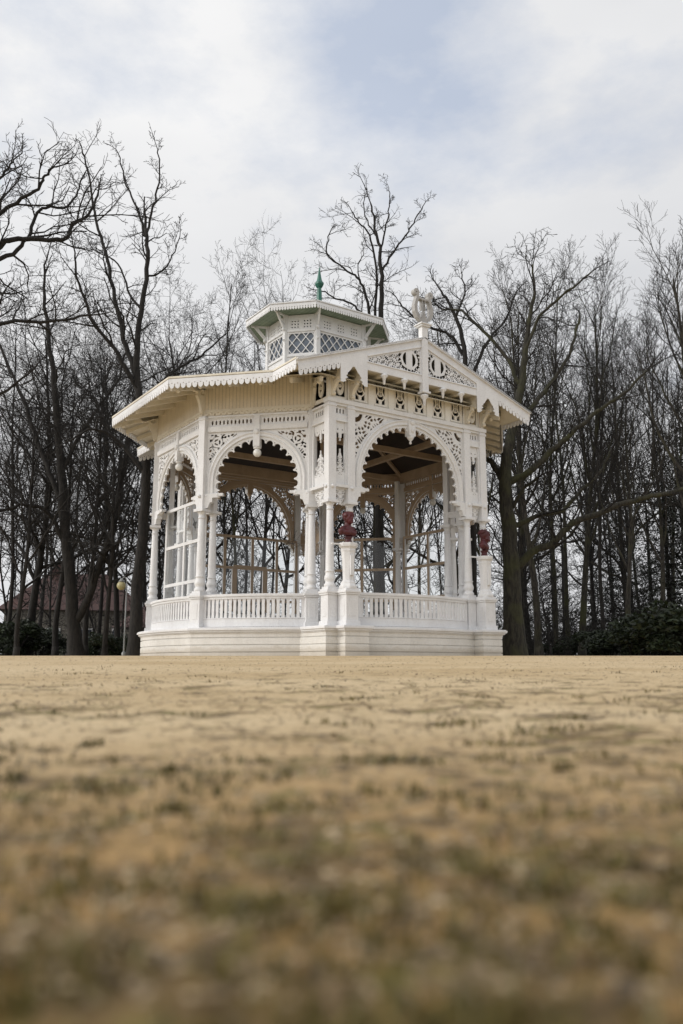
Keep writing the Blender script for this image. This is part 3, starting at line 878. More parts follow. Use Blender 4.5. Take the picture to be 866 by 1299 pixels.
# ------------------------------------------------------------------ light
SUN_AZ = radians(-72)           # from the viewer's side, turned to the left
sunlat, sunfwd = -sin(radians(78)), -cos(radians(78))
sd = Vector((sunlat*RX+sunfwd*HX, sunlat*RY+sunfwd*HY, 0)).normalized(); EL = radians(24)
S = Vector((sd.x*cos(EL), sd.y*cos(EL), sin(EL)))
ld = bpy.data.lights.new('sun', 'SUN'); ld.energy = 1.05; ld.angle = radians(14); ld.color = (1, .965, .92)
lo = bpy.data.objects.new('sun', ld); COL.objects.link(lo); lo.rotation_euler = (-S).to_track_quat('-Z', 'Y').to_euler()
wd = bpy.data.worlds.new('World'); scene.world = wd; wd.use_nodes = True; nt = wd.node_tree
bg = nt.nodes['Background']; bg.inputs['Strength'].default_value = .1
sky = N(nt, 'ShaderNodeTexSky', sky_type='NISHITA'); sky.sun_disc = False; sky.sun_elevation = EL; sky.sun_rotation = atan2(S.x, S.y)
sky.dust_density = 1.5
tc = N(nt, 'ShaderNodeTexCoord')
mp = N(nt, 'ShaderNodeMapping'); mp.inputs['Scale'].default_value = (1, 1, 1.9); mp.inputs['Rotation'].default_value = (.2, .3, .9)
nt.links.new(tc.outputs['Generated'], mp.inputs['Vector'])
n1 = noise(nt, 3.1, 8, .6, mp.outputs['Vector'])
mp2 = N(nt, 'ShaderNodeMapping'); mp2.inputs['Scale'].default_value = (1, 1, 2.6); mp2.inputs['Location'].default_value = (3.1, .4, 1.7)
nt.links.new(tc.outputs['Generated'], mp2.inputs['Vector'])
n2 = noise(nt, 1.4, 5, .5, mp2.outputs['Vector'])
# thin veil with openings: cloud amount from the large noise, kept closed towards the horizon
sep = N(nt, 'ShaderNodeSeparateXYZ'); nt.links.new(tc.outputs['Generated'], sep.inputs[0])
cov = N(nt, 'ShaderNodeMath', operation='MULTIPLY_ADD'); nt.links.new(sep.outputs['Z'], cov.inputs[0]); cov.inputs[1].default_value = -.25; nt.links.new(n1, cov.inputs[2])
# one opening in the veil, high over the clearing, and a lesser one beside it
def gap(px, py, lo, hi, amt):
    a = (px-433)/1075; b_ = (649.5-py)/1075
    v = Vector((RX*a+HX*(cos(PITCH)-b_*sin(PITCH)), RY*a+HY*(cos(PITCH)-b_*sin(PITCH)), sin(PITCH)+b_*cos(PITCH))).normalized()
    d = N(nt, 'ShaderNodeVectorMath', operation='DOT_PRODUCT'); nt.links.new(tc.outputs['Generated'], d.inputs[0]); d.inputs[1].default_value = v
    r = N(nt, 'ShaderNodeMapRange', interpolation_type='SMOOTHSTEP'); nt.links.new(d.outputs['Value'], r.inputs[0]); r.inputs[1].default_value = cos(radians(hi)); r.inputs[2].default_value = cos(radians(lo)); r.inputs[3].default_value = 0; r.inputs[4].default_value = amt
    return r.outputs[0]
acc = cov.outputs[0]
for g_ in (gap(540, 90, .5, 9, .20), gap(610, 20, .5, 7, .12), gap(790, 140, 1, 7, .13), gap(440,-20,1,8,.16)):
    sb = N(nt, 'ShaderNodeMath', operation='SUBTRACT'); nt.links.new(acc, sb.inputs[0]); nt.links.new(g_, sb.inputs[1]); acc = sb.outputs[0]
cl = ramp(nt, acc, [(.04, (.42,.42,.42)), (.31, (1,1,1))])
shade = ramp(nt, n2, [(.32, (6.9,7.0,7.25)), (.62, (8.7,8.72,8.8))])
# brighter around the veiled sun
dt = N(nt, 'ShaderNodeVectorMath', operation='DOT_PRODUCT'); nt.links.new(tc.outputs['Generated'], dt.inputs[0]); dt.inputs[1].default_value = S
gl = ramp(nt, dt.outputs['Value'], [(.0, (1,1,1)), (.55, (1.2,1.19,1.17)), (1.0, (2.5,2.42,2.3))])
shade = mixc(nt, 1.0, shade, gl, 'MULTIPLY')
skyb = mixc(nt, .62, sky.outputs[0], (4.2,5.6,8.3))
nt.links.new(mixc(nt, cl, skyb, shade), bg.inputs['Color'])
scene.world.cycles.sampling_method = 'AUTOMATIC'
# ------------------------------------------------------------------ ground
from mathutils import noise as mn
def gz(lat, dep):
    if dep >= 23.5: z = 0.0
    else:
        u = dep-22.5
        z = -.0182*(22.5-dep) if dep < 21.5 else -.0182*(23.5-dep)**2/4
    return max(z, -.56)
def bumps(lat, dep):
    a = .006*mn.noise((lat*3.1, dep*3.1, 1))+.004*mn.noise((lat*9, dep*9, 5))
    if dep < 1.6: a += .0022*mn.noise((lat*40, dep*40, 2))
    return a*(1 if dep < 12 else .4 if dep < 22 else .25)
deps = [-60,-20,-6,-2,-.6,-.2,0]
d = .06
while d < 24: deps.append(d); d *= 1.028
deps += [24.2,25,26.5,28,31,35,40,46,55,70,100,160,300,700,1500]
lats = []
for k in range(-75, 76): lats.append(math.copysign((abs(k)/75)**2.6, k))
vs = []; fs = []; nl_ = len(lats)
for d in deps:
    wdt = max(3.0, d*1.1+3) if d < 24.1 else max(40, d*1.6)
    if d < 0: wdt = 60
    for l in lats:
        lat = l*wdt if d < 24.1 else l*wdt
        z = gz(lat, d)+bumps(lat, d)
        p = park(lat, d, z); vs.append(p)
for j in range(len(deps)-1):
    for i in range(nl_-1):
        a = j*nl_+i; fs.append((a, a+1, a+nl_+1, a+nl_))
# side skirts so the sheet reaches far left and right as well
g = MB(); g.add(vs, fs, True)
for sx, col_ in ((-1,0),(1,nl_-1)):
    o0 = len(g.v); ring_ = []
    for j, d in enumerate(deps):
        ring_.append(j*nl_+col_); g.v.append(tuple(park(sx*1600, d, gz(0, d))))
    for j in range(len(deps)-1):
        a, b = ring_[j], ring_[j+1]; c_, d_ = o0+j, o0+j+1
        g.f.append((a,b,d_,c_) if sx > 0 else (b,a,c_,d_)); g.smooth.append(True)
m, nt, b = new_mat('sandy gravel')
geo = N(nt, 'ShaderNodeNewGeometry'); P = geo.outputs['Position']
big = noise(nt, .55, 5, .6, P); med_a = noise(nt, 6.5, 5, .6, P); med_b = noise(nt, 27, 5, .65, P)
mm_ = N(nt, 'ShaderNodeMath', operation='MULTIPLY_ADD'); nt.links.new(med_b, mm_.inputs[0]); mm_.inputs[1].default_value = .62
m2_ = N(nt, 'ShaderNodeMath', operation='MULTIPLY_ADD'); nt.links.new(med_a, m2_.inputs[0]); m2_.inputs[1].default_value = .85; m2_.inputs[2].default_value = -.235; nt.links.new(m2_.outputs[0], mm_.inputs[2]); med = mm_.outputs[0]; fine = noise(nt, 38, 5, .7, P); vf = noise(nt, 190, 3, .6, P)
sand = ramp(nt, fine, [(.30, (.30,.205,.10)), (.48, (.57,.445,.27)), (.66, (.71,.575,.375))])
sand = mixc(nt, .5, sand, ramp(nt, vf, [(.35, (.36,.25,.13)), (.62, (.70,.555,.345))]))
sand = mixc(nt, ramp(nt, big, [(.42, (0,0,0)), (.62, (1,1,1))]), sand, mixc(nt, 1.0, sand, (.84,.80,.72), 'MULTIPLY'))
# moss and litter patches get denser towards the near end
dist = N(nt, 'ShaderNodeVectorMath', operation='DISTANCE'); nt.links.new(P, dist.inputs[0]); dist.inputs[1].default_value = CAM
near = ramp(nt, dist.outputs['Value'], [(.0, (1,1,1)), (1, (1,1,1))])
mr = N(nt, 'ShaderNodeMapRange'); nt.links.new(dist.outputs['Value'], mr.inputs[0]); mr.inputs[1].default_value = .3; mr.inputs[2].default_value = 10; mr.inputs[3].default_value = 0.045; mr.inputs[4].default_value = -.17
ad = N(nt, 'ShaderNodeMath', operation='ADD'); nt.links.new(med, ad.inputs[0]); nt.links.new(mr.outputs[0], ad.inputs[1])
moss = ramp(nt, ad.outputs[0], [(.52, (0,0,0)), (.60, (.9,.9,.9))])
mcol = ramp(nt, noise(nt, 17, 4, .6, P), [(.35, (.055,.036,.013)), (.5, (.17,.11,.038)), (.62, (.120,.108,.018))])
near_dark = N(nt, 'ShaderNodeMapRange', interpolation_type='SMOOTHSTEP'); nt.links.new(dist.outputs['Value'], near_dark.inputs[0]); near_dark.inputs[1].default_value = .3; near_dark.inputs[2].default_value = 1.7
sand = mixc(nt, near_dark.outputs[0], mixc(nt, 1.0, sand, (.60,.475,.275), 'MULTIPLY'), sand)  # sand colour multiplied darker and browner close to the camera
colr = mixc(nt, moss, sand, mcol)
gr2 = N(nt, 'ShaderNodeTexVoronoi'); gr2.inputs['Scale'].default_value = 75; nt.links.new(P, gr2.inputs['Vector'])
peb = ramp(nt, gr2.outputs['Distance'], [(.0, (.62,.58,.5)), (.32, (1,1,1)), (.75, (.8,.77,.7))])
colr = mixc(nt, .55, colr, mixc(nt, 1.0, colr, peb, 'MULTIPLY'))
# forest litter beyond the clearing
d2 = N(nt, 'ShaderNodeVectorMath', operation='DOT_PRODUCT'); nt.links.new(P, d2.inputs[0]); d2.inputs[1].default_value = (HX, HY, 0)
edge = N(nt, 'ShaderNodeMapRange'); nt.links.new(d2.outputs['Value'], edge.inputs[0]); edge.inputs[1].default_value = 7.5; edge.inputs[2].default_value = 9.5
colr = mixc(nt, edge.outputs[0], colr, ramp(nt, med, [(.35, (.03,.028,.014)), (.6, (.075,.055,.03))]))
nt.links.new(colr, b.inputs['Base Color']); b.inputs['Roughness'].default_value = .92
bh = mixc(nt, .5, fine, vf); bump(nt, b, bh, .7, .006)
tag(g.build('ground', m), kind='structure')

def leafmat(name, c1, c2, rough=.6):
    m, nt, b = new_mat(name); oi = N(nt, 'ShaderNodeNewGeometry')
    f = noise(nt, 1.1, 3, .6, oi.outputs['Position'])
    c = ramp(nt, oi.outputs['Random Per Island'], [(0, c1), (1, c2)])
    nt.links.new(mixc(nt, 1.0, c, ramp(nt, f, [(.3, (.45,.45,.45)), (.7, (1.1,1.1,1.1))]), 'MULTIPLY'), b.inputs['Base Color'])
    b.inputs['Roughness'].default_value = rough; return m
M['pebble'] = leafmat('pebbles', (.20,.14,.075), (.52,.40,.24))
M['litter'] = leafmat('dry litter', (.04,.026,.012), (.22,.14,.06))
M['moss'] = leafmat('moss and thin grass', (.065,.055,.012), (.19,.15,.032))
def height(lat, dep): return gz(lat, dep)+bumps(lat, dep)
peb = MB(); r2 = random.Random(3)
for i in range(5200):
    dep = .32*(60**r2.random()); lat = r2.uniform(-.5,.5)*dep*.98; s = r2.uniform(.0012,.0042)*(1+dep*.18)
    p = park(lat, dep, height(lat, dep)+s*.2); a = r2.uniform(0, pi); sc = (r2.uniform(.8,1.5), r2.uniform(.7,1.1), r2.uniform(.4,.7))
    vs = [(1,0,0),(0,1,0),(-1,0,0),(0,-1,0),(0,0,1),(.5,.6,.5),(-.55,.5,.45)]
    vs = [(p.x+s*(x*sc[0]*cos(a)-y*sc[1]*sin(a)), p.y+s*(x*sc[0]*sin(a)+y*sc[1]*cos(a)), p.z+s*z*sc[2]) for x,y,z in vs]
    peb.add(vs, [(0,1,5),(0,5,4),(1,2,6),(1,6,4),(1,4,5),(2,4,6),(2,3,4),(3,0,4)], True)
tag(peb.build('pebbles', M['pebble']), kind='stuff', label='loose pebbles scattered over the sandy ground', cat='pebbles')
lit = MB()
for i in range(3400):
    dep = .30*(50**r2.random()); 
    if r2.random() < .7:
        c_ = r2.randrange(90); q_ = random.Random(c_+500); dep = .34*(30**q_.random()); lat = q_.uniform(-.5,.5)*dep*.98+r2.gauss(0,.05+.035*dep); dep = max(.3, dep+r2.gauss(0,.03*dep+.02))
    else: lat = r2.uniform(-.5,.5)*dep
    l = r2.uniform(.004,.017)*(1+.03*dep); wd_ = l*r2.uniform(.2,.6); a = r2.uniform(0, 2*pi); z = height(lat, dep)+.002; p = park(lat, dep, z)
    lift = r2.uniform(0,.8)*l*.5; c1, s1 = cos(a), sin(a)
    lit.add([(p.x-l/2*c1, p.y-l/2*s1, p.z),(p.x-wd_/2*s1*-1, p.y-wd_/2*c1, p.z+lift*.4),(p.x+l/2*c1, p.y+l/2*s1, p.z+lift),(p.x-wd_/2*s1, p.y+wd_/2*c1, p.z+lift*.7)], [(0,1,2,3)])
tag(lit.build('leaf_litter', M['litter']), kind='stuff', label='brown leaf and twig litter on the gravel', cat='litter')
mo = MB()
for i in range(210):
    q_ = random.Random(i+90); dep = .24*(34**(q_.random()**1.7)); lat = q_.uniform(-.52,.52)*dep; rad = q_.uniform(.008,.040)*(1+dep*.25)
    for k in range(int(34) if dep < 1.6 else 12):
        a = q_.uniform(0,2*pi); rr = rad*sqrt(q_.random()); x = lat+rr*cos(a)*1.5; y = dep+rr*sin(a); h = q_.uniform(.003,.012)*(1+.07*dep)
        p = park(x, y, height(x, y)); b_ = q_.uniform(0,2*pi); t = h*.22
        lx, ly = q_.uniform(-.5,.5)*h, q_.uniform(-.5,.5)*h
        mo.add([(p.x-t*cos(b_), p.y-t*sin(b_), p.z),(p.x+t*cos(b_), p.y+t*sin(b_), p.z),(p.x+lx, p.y+ly, p.z+h)], [(0,1,2)])
tag(mo.build('moss_tufts', M['moss']), kind='stuff', label='small green tufts of moss and thin grass in the gravel', cat='moss')
tw = [(590,866,.42,'dark crooked stick lying alone on the pale gravel before the right half of the bandstand'),
      (428,876,.34,'short dark twig on the gravel straight before the bandstand steps of the arch pier'),
      (620,842,.30,'thin dead twig close to the plinth by the right bust pedestal')]
M['twig'] = paint('dead twig', (.06,.04,.025), (.03,.02,.012))
for px, py, ln, lab in tw:
    # where the sight line meets the rising ground
    b_ = (649.5-py)/1075; sl = (sin(PITCH)+b_*cos(PITCH))/(cos(PITCH)-b_*sin(PITCH))
    dep = 1.0
    while CAM.z+sl*dep > gz(0, dep) and dep < 22: dep += .05
    ln *= .022*dep; lat, _ = sight(px, py, dep); m = MB(); a = rnd.uniform(-.4,.4); pts = []; 
    for k in range(6): u = (k/5-.5)*ln; pts.append((u*cos(a), u*sin(a)+.03*ln*sin(k*2), .03*ln+.03*ln*(k % 2)))
    m.tube(pts, [.02*ln,.03*ln,.03*ln,.024*ln,.018*ln,.01*ln], 5); m.tube([pts[2], (pts[2][0]+.2*ln, pts[2][1]+.1*ln, .08*ln), (pts[2][0]+.3*ln, pts[2][1]+.12*ln, .07*ln)], [.018*ln,.012*ln,.008*ln], 5)
    tag(m.build('fallen_twig', M['twig'], None, park(lat, dep, gz(lat, dep)), -YAW), lab, 'twig')
# ------------------------------------------------------------------ busts
def bust(x, face_dir, style, label):
    m = MB()
    def el(c, r, sc):
        if c[2] > .5: c = (c[0]*1.3, c[1]*1.3-.015, .52+(c[2]-.52)*1.3-.035); r = r*1.28
        m.ball(c, r, 16, sc)
    # local frame: face looks along -y
    if style == 0:
        el((0,.0,.66), .105, (.86,1.0,1.22)); el((0,-.045,.60), .075, (.82,.85,1.0)); el((0,.03,.70), .105, (.93,1.0,1.05))
        el((0,-.112,.655), .018, (.8,1.1,1.9)); el((0,-.105,.60), .022, (1.2,.6,.45)); el((0,-.10,.558), .026, (1.0,.8,.8))
        for s in (-1,1):
            el((s*.036,-.088,.682), .020, (1.2,.6,.6)); el((s*.037,-.098,.708), .022, (1.3,.6,.4)); el((s*.092,.01,.655), .026, (.45,.8,1.3)); el((s*.085,-.0,.715), .045, (.7,1.3,1.2))
        el((.02,-.015,.735), .085, (1.0,1.1,.72)); el((-.02,.03,.73), .09, (1.0,1.1,.72)); el((.03,-.07,.745), .035, (1.3,.8,.7))
    else:
        el((0,.0,.64), .11, (.88,1.0,1.18)); el((0,-.05,.555), .08, (.95,.9,1.3)); el((0,-.11,.64), .02, (.9,1.1,1.8))
        rr = random.Random(4)
        for k in range(60):
            a = rr.uniform(0, 2*pi); b = rr.uniform(.05, 1.3)
            v = (cos(a)*cos(b)*.092, .018+sin(a)*cos(b)*.098, .665+sin(b)*.085)
            if v[1] < -.04 and v[2] < .74: continue
            el(v, .028, (1,1,1))
        for k in range(12): el((rr.uniform(-.06,.06), -.085+rr.uniform(-.02,.02), .54+rr.uniform(-.05,.03)), .026, (1,1,1))
        for s in (-1,1): el((s*.038,-.09,.665), .021, (1.2,.6,.6)); el((s*.038,-.098,.69), .024, (1.3,.6,.4))
    m.lathe([(.10,.38),(.085,.46),(.085,.60)], 14, (0,.015)); el((0,.02,.44), .10, (1.1,.85,.9))
    el((0,.015,.36), .15, (1.1,.72,.85)); el((0,-.02,.30), .14, (1.15,.75,.9))
    for s in (-1,1): el((s*.175,.02,.31), .115, (1.05,.85,.8)); el((s*.12,.02,.40), .09, (1.2,.8,.6)); el((s*.21,.02,.26), .085, (.9,.85,.8)); el((s*.085,-.045,.27), .115, (1.2,.75,.8)); el((s*.055,-.075,.385), .03, (.7,.6,2.2))
    el((0,.0,.22), .09, (1.2,.8,.9))
    me = bpy.data.meshes.new('bust_raw'); me.from_pydata(m.v, [], m.f); o = bpy.data.objects.new('bust_raw', me); COL.objects.link(o)
    md = o.modifiers.new('r', 'REMESH'); md.mode = 'VOXEL'; md.voxel_size = .009; md.use_smooth_shade = True
    ms = o.modifiers.new('s', 'SMOOTH'); ms.iterations = 3; ms.factor = .5
    dg = bpy.context.evaluated_depsgraph_get(); dg.update(); nm = bpy.data.meshes.new_from_object(o.evaluated_get(dg)); bpy.data.objects.remove(o)
    nm.materials.clear(); nm.materials.append(M['bustred']); nm.name = 'bust'
    # cut flat under the chest and at the arms' stumps is left to the socle
    root = empty('bust', (x, -YP-.40, 3.045), face_dir); tag(root, label, 'bust')
    h = bpy.data.objects.new('figure', nm); COL.objects.link(h); h.parent = root; h.scale = (1.1,1.1,1.04); h.location.z = .0
    so = MB(); so.lathe([(.115,0),(.12,.02),(.10,.05),(.085,.09),(.10,.14),(.13,.17)], 14); so.build('socle', M['bustred'], root)
    return root
bust(-2.54, radians(8), 0, 'dark red bust of a clean-shaven man, on the pedestal left of the gabled arch')
bust(2.54, radians(38), 1, 'dark red bust with curly hair and beard, on the pedestal at the right end')

# ------------------------------------------------------------------ trees
def bark(name, c1, c2, mossy):
    m, nt, b = new_mat(name); g = N(nt, 'ShaderNodeNewGeometry')
    mp = N(nt, 'ShaderNodeMapping'); mp.inputs['Scale'].default_value = (1,1,.22); nt.links.new(g.outputs['Position'], mp.inputs['Vector'])
    f = noise(nt, 14, 6, .7, mp.outputs['Vector']); f2 = noise(nt, 1.3, 3, .5, g.outputs['Position'])
    c = ramp(nt, f, [(.40, c2), (.60, c1)]); 
    if mossy: c = mixc(nt, ramp(nt, f2, [(.45, (0,0,0)), (.7, (mossy,)*3)]), c, (.044,.046,.014))
    nt.links.new(c, b.inputs['Base Color']); b.inputs['Roughness'].default_value = .9; bump(nt, b, f, .9, .03); return m
BK = {'dark': bark('dark bark', (.021,.018,.015), (.006,.005,.0045), 0), 'grey': bark('grey bark', (.052,.045,.035), (.013,.011,.009), .5), 'moss': bark('mossy bark', (.042,.038,.026), (.010,.009,.007), .8)}
def basis(d):
    ax = Vector((0,0,1)) if abs(d.z) < .9 else Vector((1,0,0)); u = d.cross(ax).normalized(); return u, d.cross(u)
SP = {  # child angle, tropism, wiggle, length ratio
 'spread': dict(ang=(.75,.95,.85,.8), trop=(.02,.05,.06,.05,.03), wig=(.05,.17,.26,.30,.30), ratio=(.46,.46,.48,.5), n=(17,8,7,4), start=.22),
 'upright': dict(ang=(.50,.55,.55,.5), trop=(.02,.12,.12,.10,.06), wig=(.03,.08,.12,.16,.18), ratio=(.36,.50,.5,.5), n=(20,9,7,3), start=.30),
 'slim': dict(ang=(.60,.70,.7,.7), trop=(.02,.10,.08,.05,.03), wig=(.03,.10,.18,.22,.2), ratio=(.24,.5,.5,.5), n=(17,7,5,3), start=.36)}
SEG = (1.1,.75,.42,.28,.2); NS = (8,6,4,3,3)
def grow(mbs, p, d, r, L, lvl, g, sp, maxl=4, r_end=None):
    n = max(3 if lvl < 4 else 2, int(L/SEG[lvl])); pts = [p.copy()]; rad = [r]; d = d.normalized(); wig, tr = sp['wig'][lvl], sp['trop'][lvl]
    r1 = r_end if r_end else max(r*(.30 if lvl < 2 else .4), .0072)
    for i in range(n):
        d = (d+Vector((g.gauss(0,wig), g.gauss(0,wig), g.gauss(0,wig)*.8+tr))).normalized(); p = p+d*(L/n); pts.append(p); t = (i+1)/n; rad.append(r+(r1-r)*t**.8)
    fork(mbs, pts, rad, L, lvl, g, sp, maxl)
def fork(mbs, pts, rad, L, lvl, g, sp, maxl=4, start=None, cnt=None):
    mbs[0 if lvl <= 1 else 1].tube(pts, rad, NS[lvl])
    if lvl >= maxl: return
    k = sp['n'][lvl] if lvl < 4 else 0; k = cnt if cnt else max(2, int(k*g.uniform(.8,1.2))); n = len(pts)-1; s0 = sp['start'] if lvl == 0 else .15
    if start is not None: s0 = start
    ph = g.uniform(0, 6.28)
    for j in range(k):
        t = s0+(1-s0)*(j+g.uniform(.1,.9))/k; f = t*n; i = min(int(f), n-1); a = f-i
        P = pts[i].lerp(pts[i+1], a); D = (pts[i+1]-pts[i]).normalized(); rr = rad[i]+(rad[i+1]-rad[i])*a
        u, v = basis(D); ph += 2.4+g.uniform(-.5,.5); an = sp['ang'][min(lvl,3)]*g.uniform(.65,1.3)*(1.15-.45*t if lvl == 0 else 1)
        nd = D*cos(an)+(u*cos(ph)+v*sin(ph))*sin(an)
        if lvl > 0 and nd.z < -.25: nd.z *= .3
        cl = L*sp['ratio'][lvl if lvl < 4 else 3]*g.uniform(.7,1.25)*((1.15-.62*t) if lvl == 0 else (1.1-.45*t))
        cr = min(rr*.62, (.010+.0155*cl) if lvl > 0 else (.03+.0175*cl))
        grow(mbs, P, nd, max(cr, .008), cl, lvl+1, g, sp, maxl)
def make_tree(name, h, r, spn, seed, mat, label, group=None, lean=(0,0)):
    g = random.Random(seed); mbs = (MB(), MB()); sp = SP[spn]
    grow(mbs, Vector((0,0,-.15)), Vector((lean[0],lean[1],1)), r, h, 0, g, sp, r_end=r*.16)
    # root flare
    mbs[0].lathe([(r*1.55,-.2),(r*1.35,.12),(r*1.12,.5),(r*1.0,1.0)], 10)
    root = empty(name); tag(root, label, 'tree', group)
    mbs[0].build('trunk', BK[mat], root); mbs[1].build('crown', BK['dark'], root)
    return root
protos = [make_tree('bare_tree', 24, .30, 'upright', 11, 'grey', 'x'), make_tree('bare_tree', 23, .26, 'upright', 12, 'moss', 'x'),
          make_tree('bare_tree', 22, .30, 'spread', 13, 'dark', 'x'), make_tree('bare_tree', 22, .26, 'spread', 14, 'dark', 'x'),
          make_tree('bare_tree', 24, .19, 'slim', 15, 'moss', 'x'), make_tree('bare_tree', 23, .17, 'slim', 16, 'dark', 'x'), make_tree('bare_tree', 24, .24, 'upright', 17, 'grey', 'x'),
          make_tree('bare_tree', 21, .24, 'spread', 18, 'grey', 'x')]
def nat_h(o): return max(v.co.z for ch in bpy.data.objects if ch.parent == o for v in ch.data.vertices)
NAT = [nat_h(o) for o in protos]
used = set()
def put(k, px, dep, top, label, group=None, rz=None, wide=1.0):
    """a bare tree standing where the photo shows its foot; 'top' = picture height its crown reaches"""
    lat = (px-433)/1075*dep*.985; _, zt = sight(px, top, dep); src = protos[k]
    s = zt/NAT[k]
    if k in used:
        o = src.copy(); COL.objects.link(o)
        for ch in [c for c in bpy.data.objects if c.parent == src]: c2 = ch.copy(); COL.objects.link(c2); c2.parent = o
    else: o = src; used.add(k)
    o.location = park(lat, dep, -.02); o.rotation_euler.z = rz if rz is not None else rnd.uniform(0, 6.28); o.scale = (s*wide, s*wide, s)
    o['label'] = label; o['category'] = 'tree'
    if group: o['group'] = group
    elif 'group' in o: del o['group']
    return o
W_ = 'trees of the wood around the clearing'
# right-hand wood
put(0, 684, 41, 305, 'tall straight grey trunk standing first right of the big low-branched oak', W_, wide=.95)
put(1, 739, 44, 338, 'straight mossy trunk midway between the oak and the right edge', W_)
put(6, 796, 40, 392, 'thick straight trunk rising above the dark bush near the right edge', W_, wide=1.05)
put(0, 880, 34, 262, 'tall fan-crowned tree cut by the right edge of the picture', W_, 2.0, 1.15)
put(4, 707, 47, 322, 'slender mossy trunk close to the right of the first grey trunk', W_)
put(4, 722, 50, 350, 'thinnest pole-like trunk left of the midway mossy one', W_)
put(5, 768, 43, 360, 'slim dark trunk leaning slightly left of the thick straight trunk', W_, 1.0)
put(1, 627, 44, 380, 'mossy trunk just behind the oak, seen past the right end of the bandstand', W_)
put(6, 842, 46, 360, 'grey trunk behind the dark bush, second from the right edge', W_)
put(7, 665, 48, 330, 'crooked grey tree whose crown spreads above the right gable slope', W_, wide=.9)
put(7, 800, 55, 390, 'crooked grey tree behind the thick straight trunk', W_, 3.0)
# left-hand wood
put(3, 107, 38, 345, 'dark upright tree just right of the forked trunk on the left', W_, wide=.85)
put(2, 34, 44, 350, 'dark tree second from the left edge with low arching limbs', W_, wide=1.1)
put(5, 8, 42, 360, 'thin dark tree nearest the left edge', W_)
put(3, 69, 40, 375, 'dark trunk just left of the forked trunk', W_, wide=.95)
put(2, 149, 40, 360, 'dark trunk directly behind the globe lamp', W_, wide=.8)
put(3, 20, 35, 400, 'dark low-crowned tree between the two leftmost trunks', W_, .9, .9)
put(2, 132, 36, 425, 'dark low-crowned tree between the forked trunk and the lamp', W_, 2.4, .85)
put(3, 215, 47, 350, 'dark tree standing behind the left bay of the bandstand', W_, 4.0, .9)
put(5, 123, 50, 380, 'thin dark stem between the forked trunk and the lamp', W_)
put(5, 262, 46, 285, 'slender tree whose top shows left of the cupola over the eaves', W_, 1.7, .9)
put(3, 330, 49, 268, 'slim-topped tree just left of the cupola roof', W_, .6, .62)
# behind the bandstand
put(4, 300, 40, 420, 'thin trunk seen through the left front arch beside the double stems', W_)
put(5, 308, 42, 430, 'one of the double stems seen through the left front arch', W_)
put(2, 357, 38, 400, 'dark trunk seen through the left front arch near its right column', W_, wide=.7)
put(7, 475, 42, 415, 'grey tree seen through the gabled arch at its left side', W_, wide=.9)
put(6, 535, 39, 400, 'straight trunk in the middle of the gabled arch', W_, wide=.8)
put(3, 420, 50, 360, 'dark tree whose twigs fan out right behind the cupola', W_, wide=.8)
put(7, 580, 46, 345, 'crooked tree whose crown shows right of the lyre', W_, 4.1)
put(2, 235, 52, 345, 'dark tree whose crown fills the gap left of the eaves corner', W_)
far = 'thin bare trees deep in the wood'
fr = random.Random(5)
xs_ = [-30,18,52,92,136,186,215,285,345,392,450,500,556,606,648,672,716,752,782,818,852,890]
for i, px in enumerate(xs_):
    right = px > 610
    put(fr.choice((5,5,4,3) if right else (5,3,5,5)), px+fr.uniform(-5,5), fr.uniform(56,84), fr.uniform(385,460) if right else fr.uniform(430,520), 'thin bare tree standing deep in the wood behind the others', far, wide=fr.uniform(.7,1.0))
for i in range(16):
    px = fr.uniform(620,900) if i < 6 else fr.uniform(-40,250)
    put(fr.choice((5,5,3)), px, fr.uniform(50,95), fr.uniform(420,560), 'thin bare tree standing deep in the wood behind the others', far, wide=fr.uniform(.6,.9))
assert len(used) == 8
SP['young'] = dict(ang=(.8,.85,.8,.8), trop=(.03,.05,.05,.05,.03), wig=(.10,.20,.26,.30,.30), ratio=(.42,.5,.5,.5), n=(22,8,5,2), start=.08)
yt = make_tree('young_tree', 8, .07, 'young', 61, 'dark', 'bare bushy young tree growing under the tall trees of the wood', 'young trees under the wood'); yh = nat_h(yt)
for i, px in enumerate((22,128,250,292,338,446,498,548,634,668,700,752,812,860,200,690,780)):
    o = yt
    if i:
        o = yt.copy(); COL.objects.link(o)
        for ch in [c for c in bpy.data.objects if c.parent == yt]: c2 = ch.copy(); COL.objects.link(c2); c2.parent = o
    dep = fr.uniform(40, 66); k_ = fr.uniform(.7, 1.35); o.location = park((px+fr.uniform(-8,8)-433)/1075*dep, dep, -.05); o.rotation_euler.z = fr.uniform(0,6.28); o.scale = (k_*1.15,k_*1.15,k_)

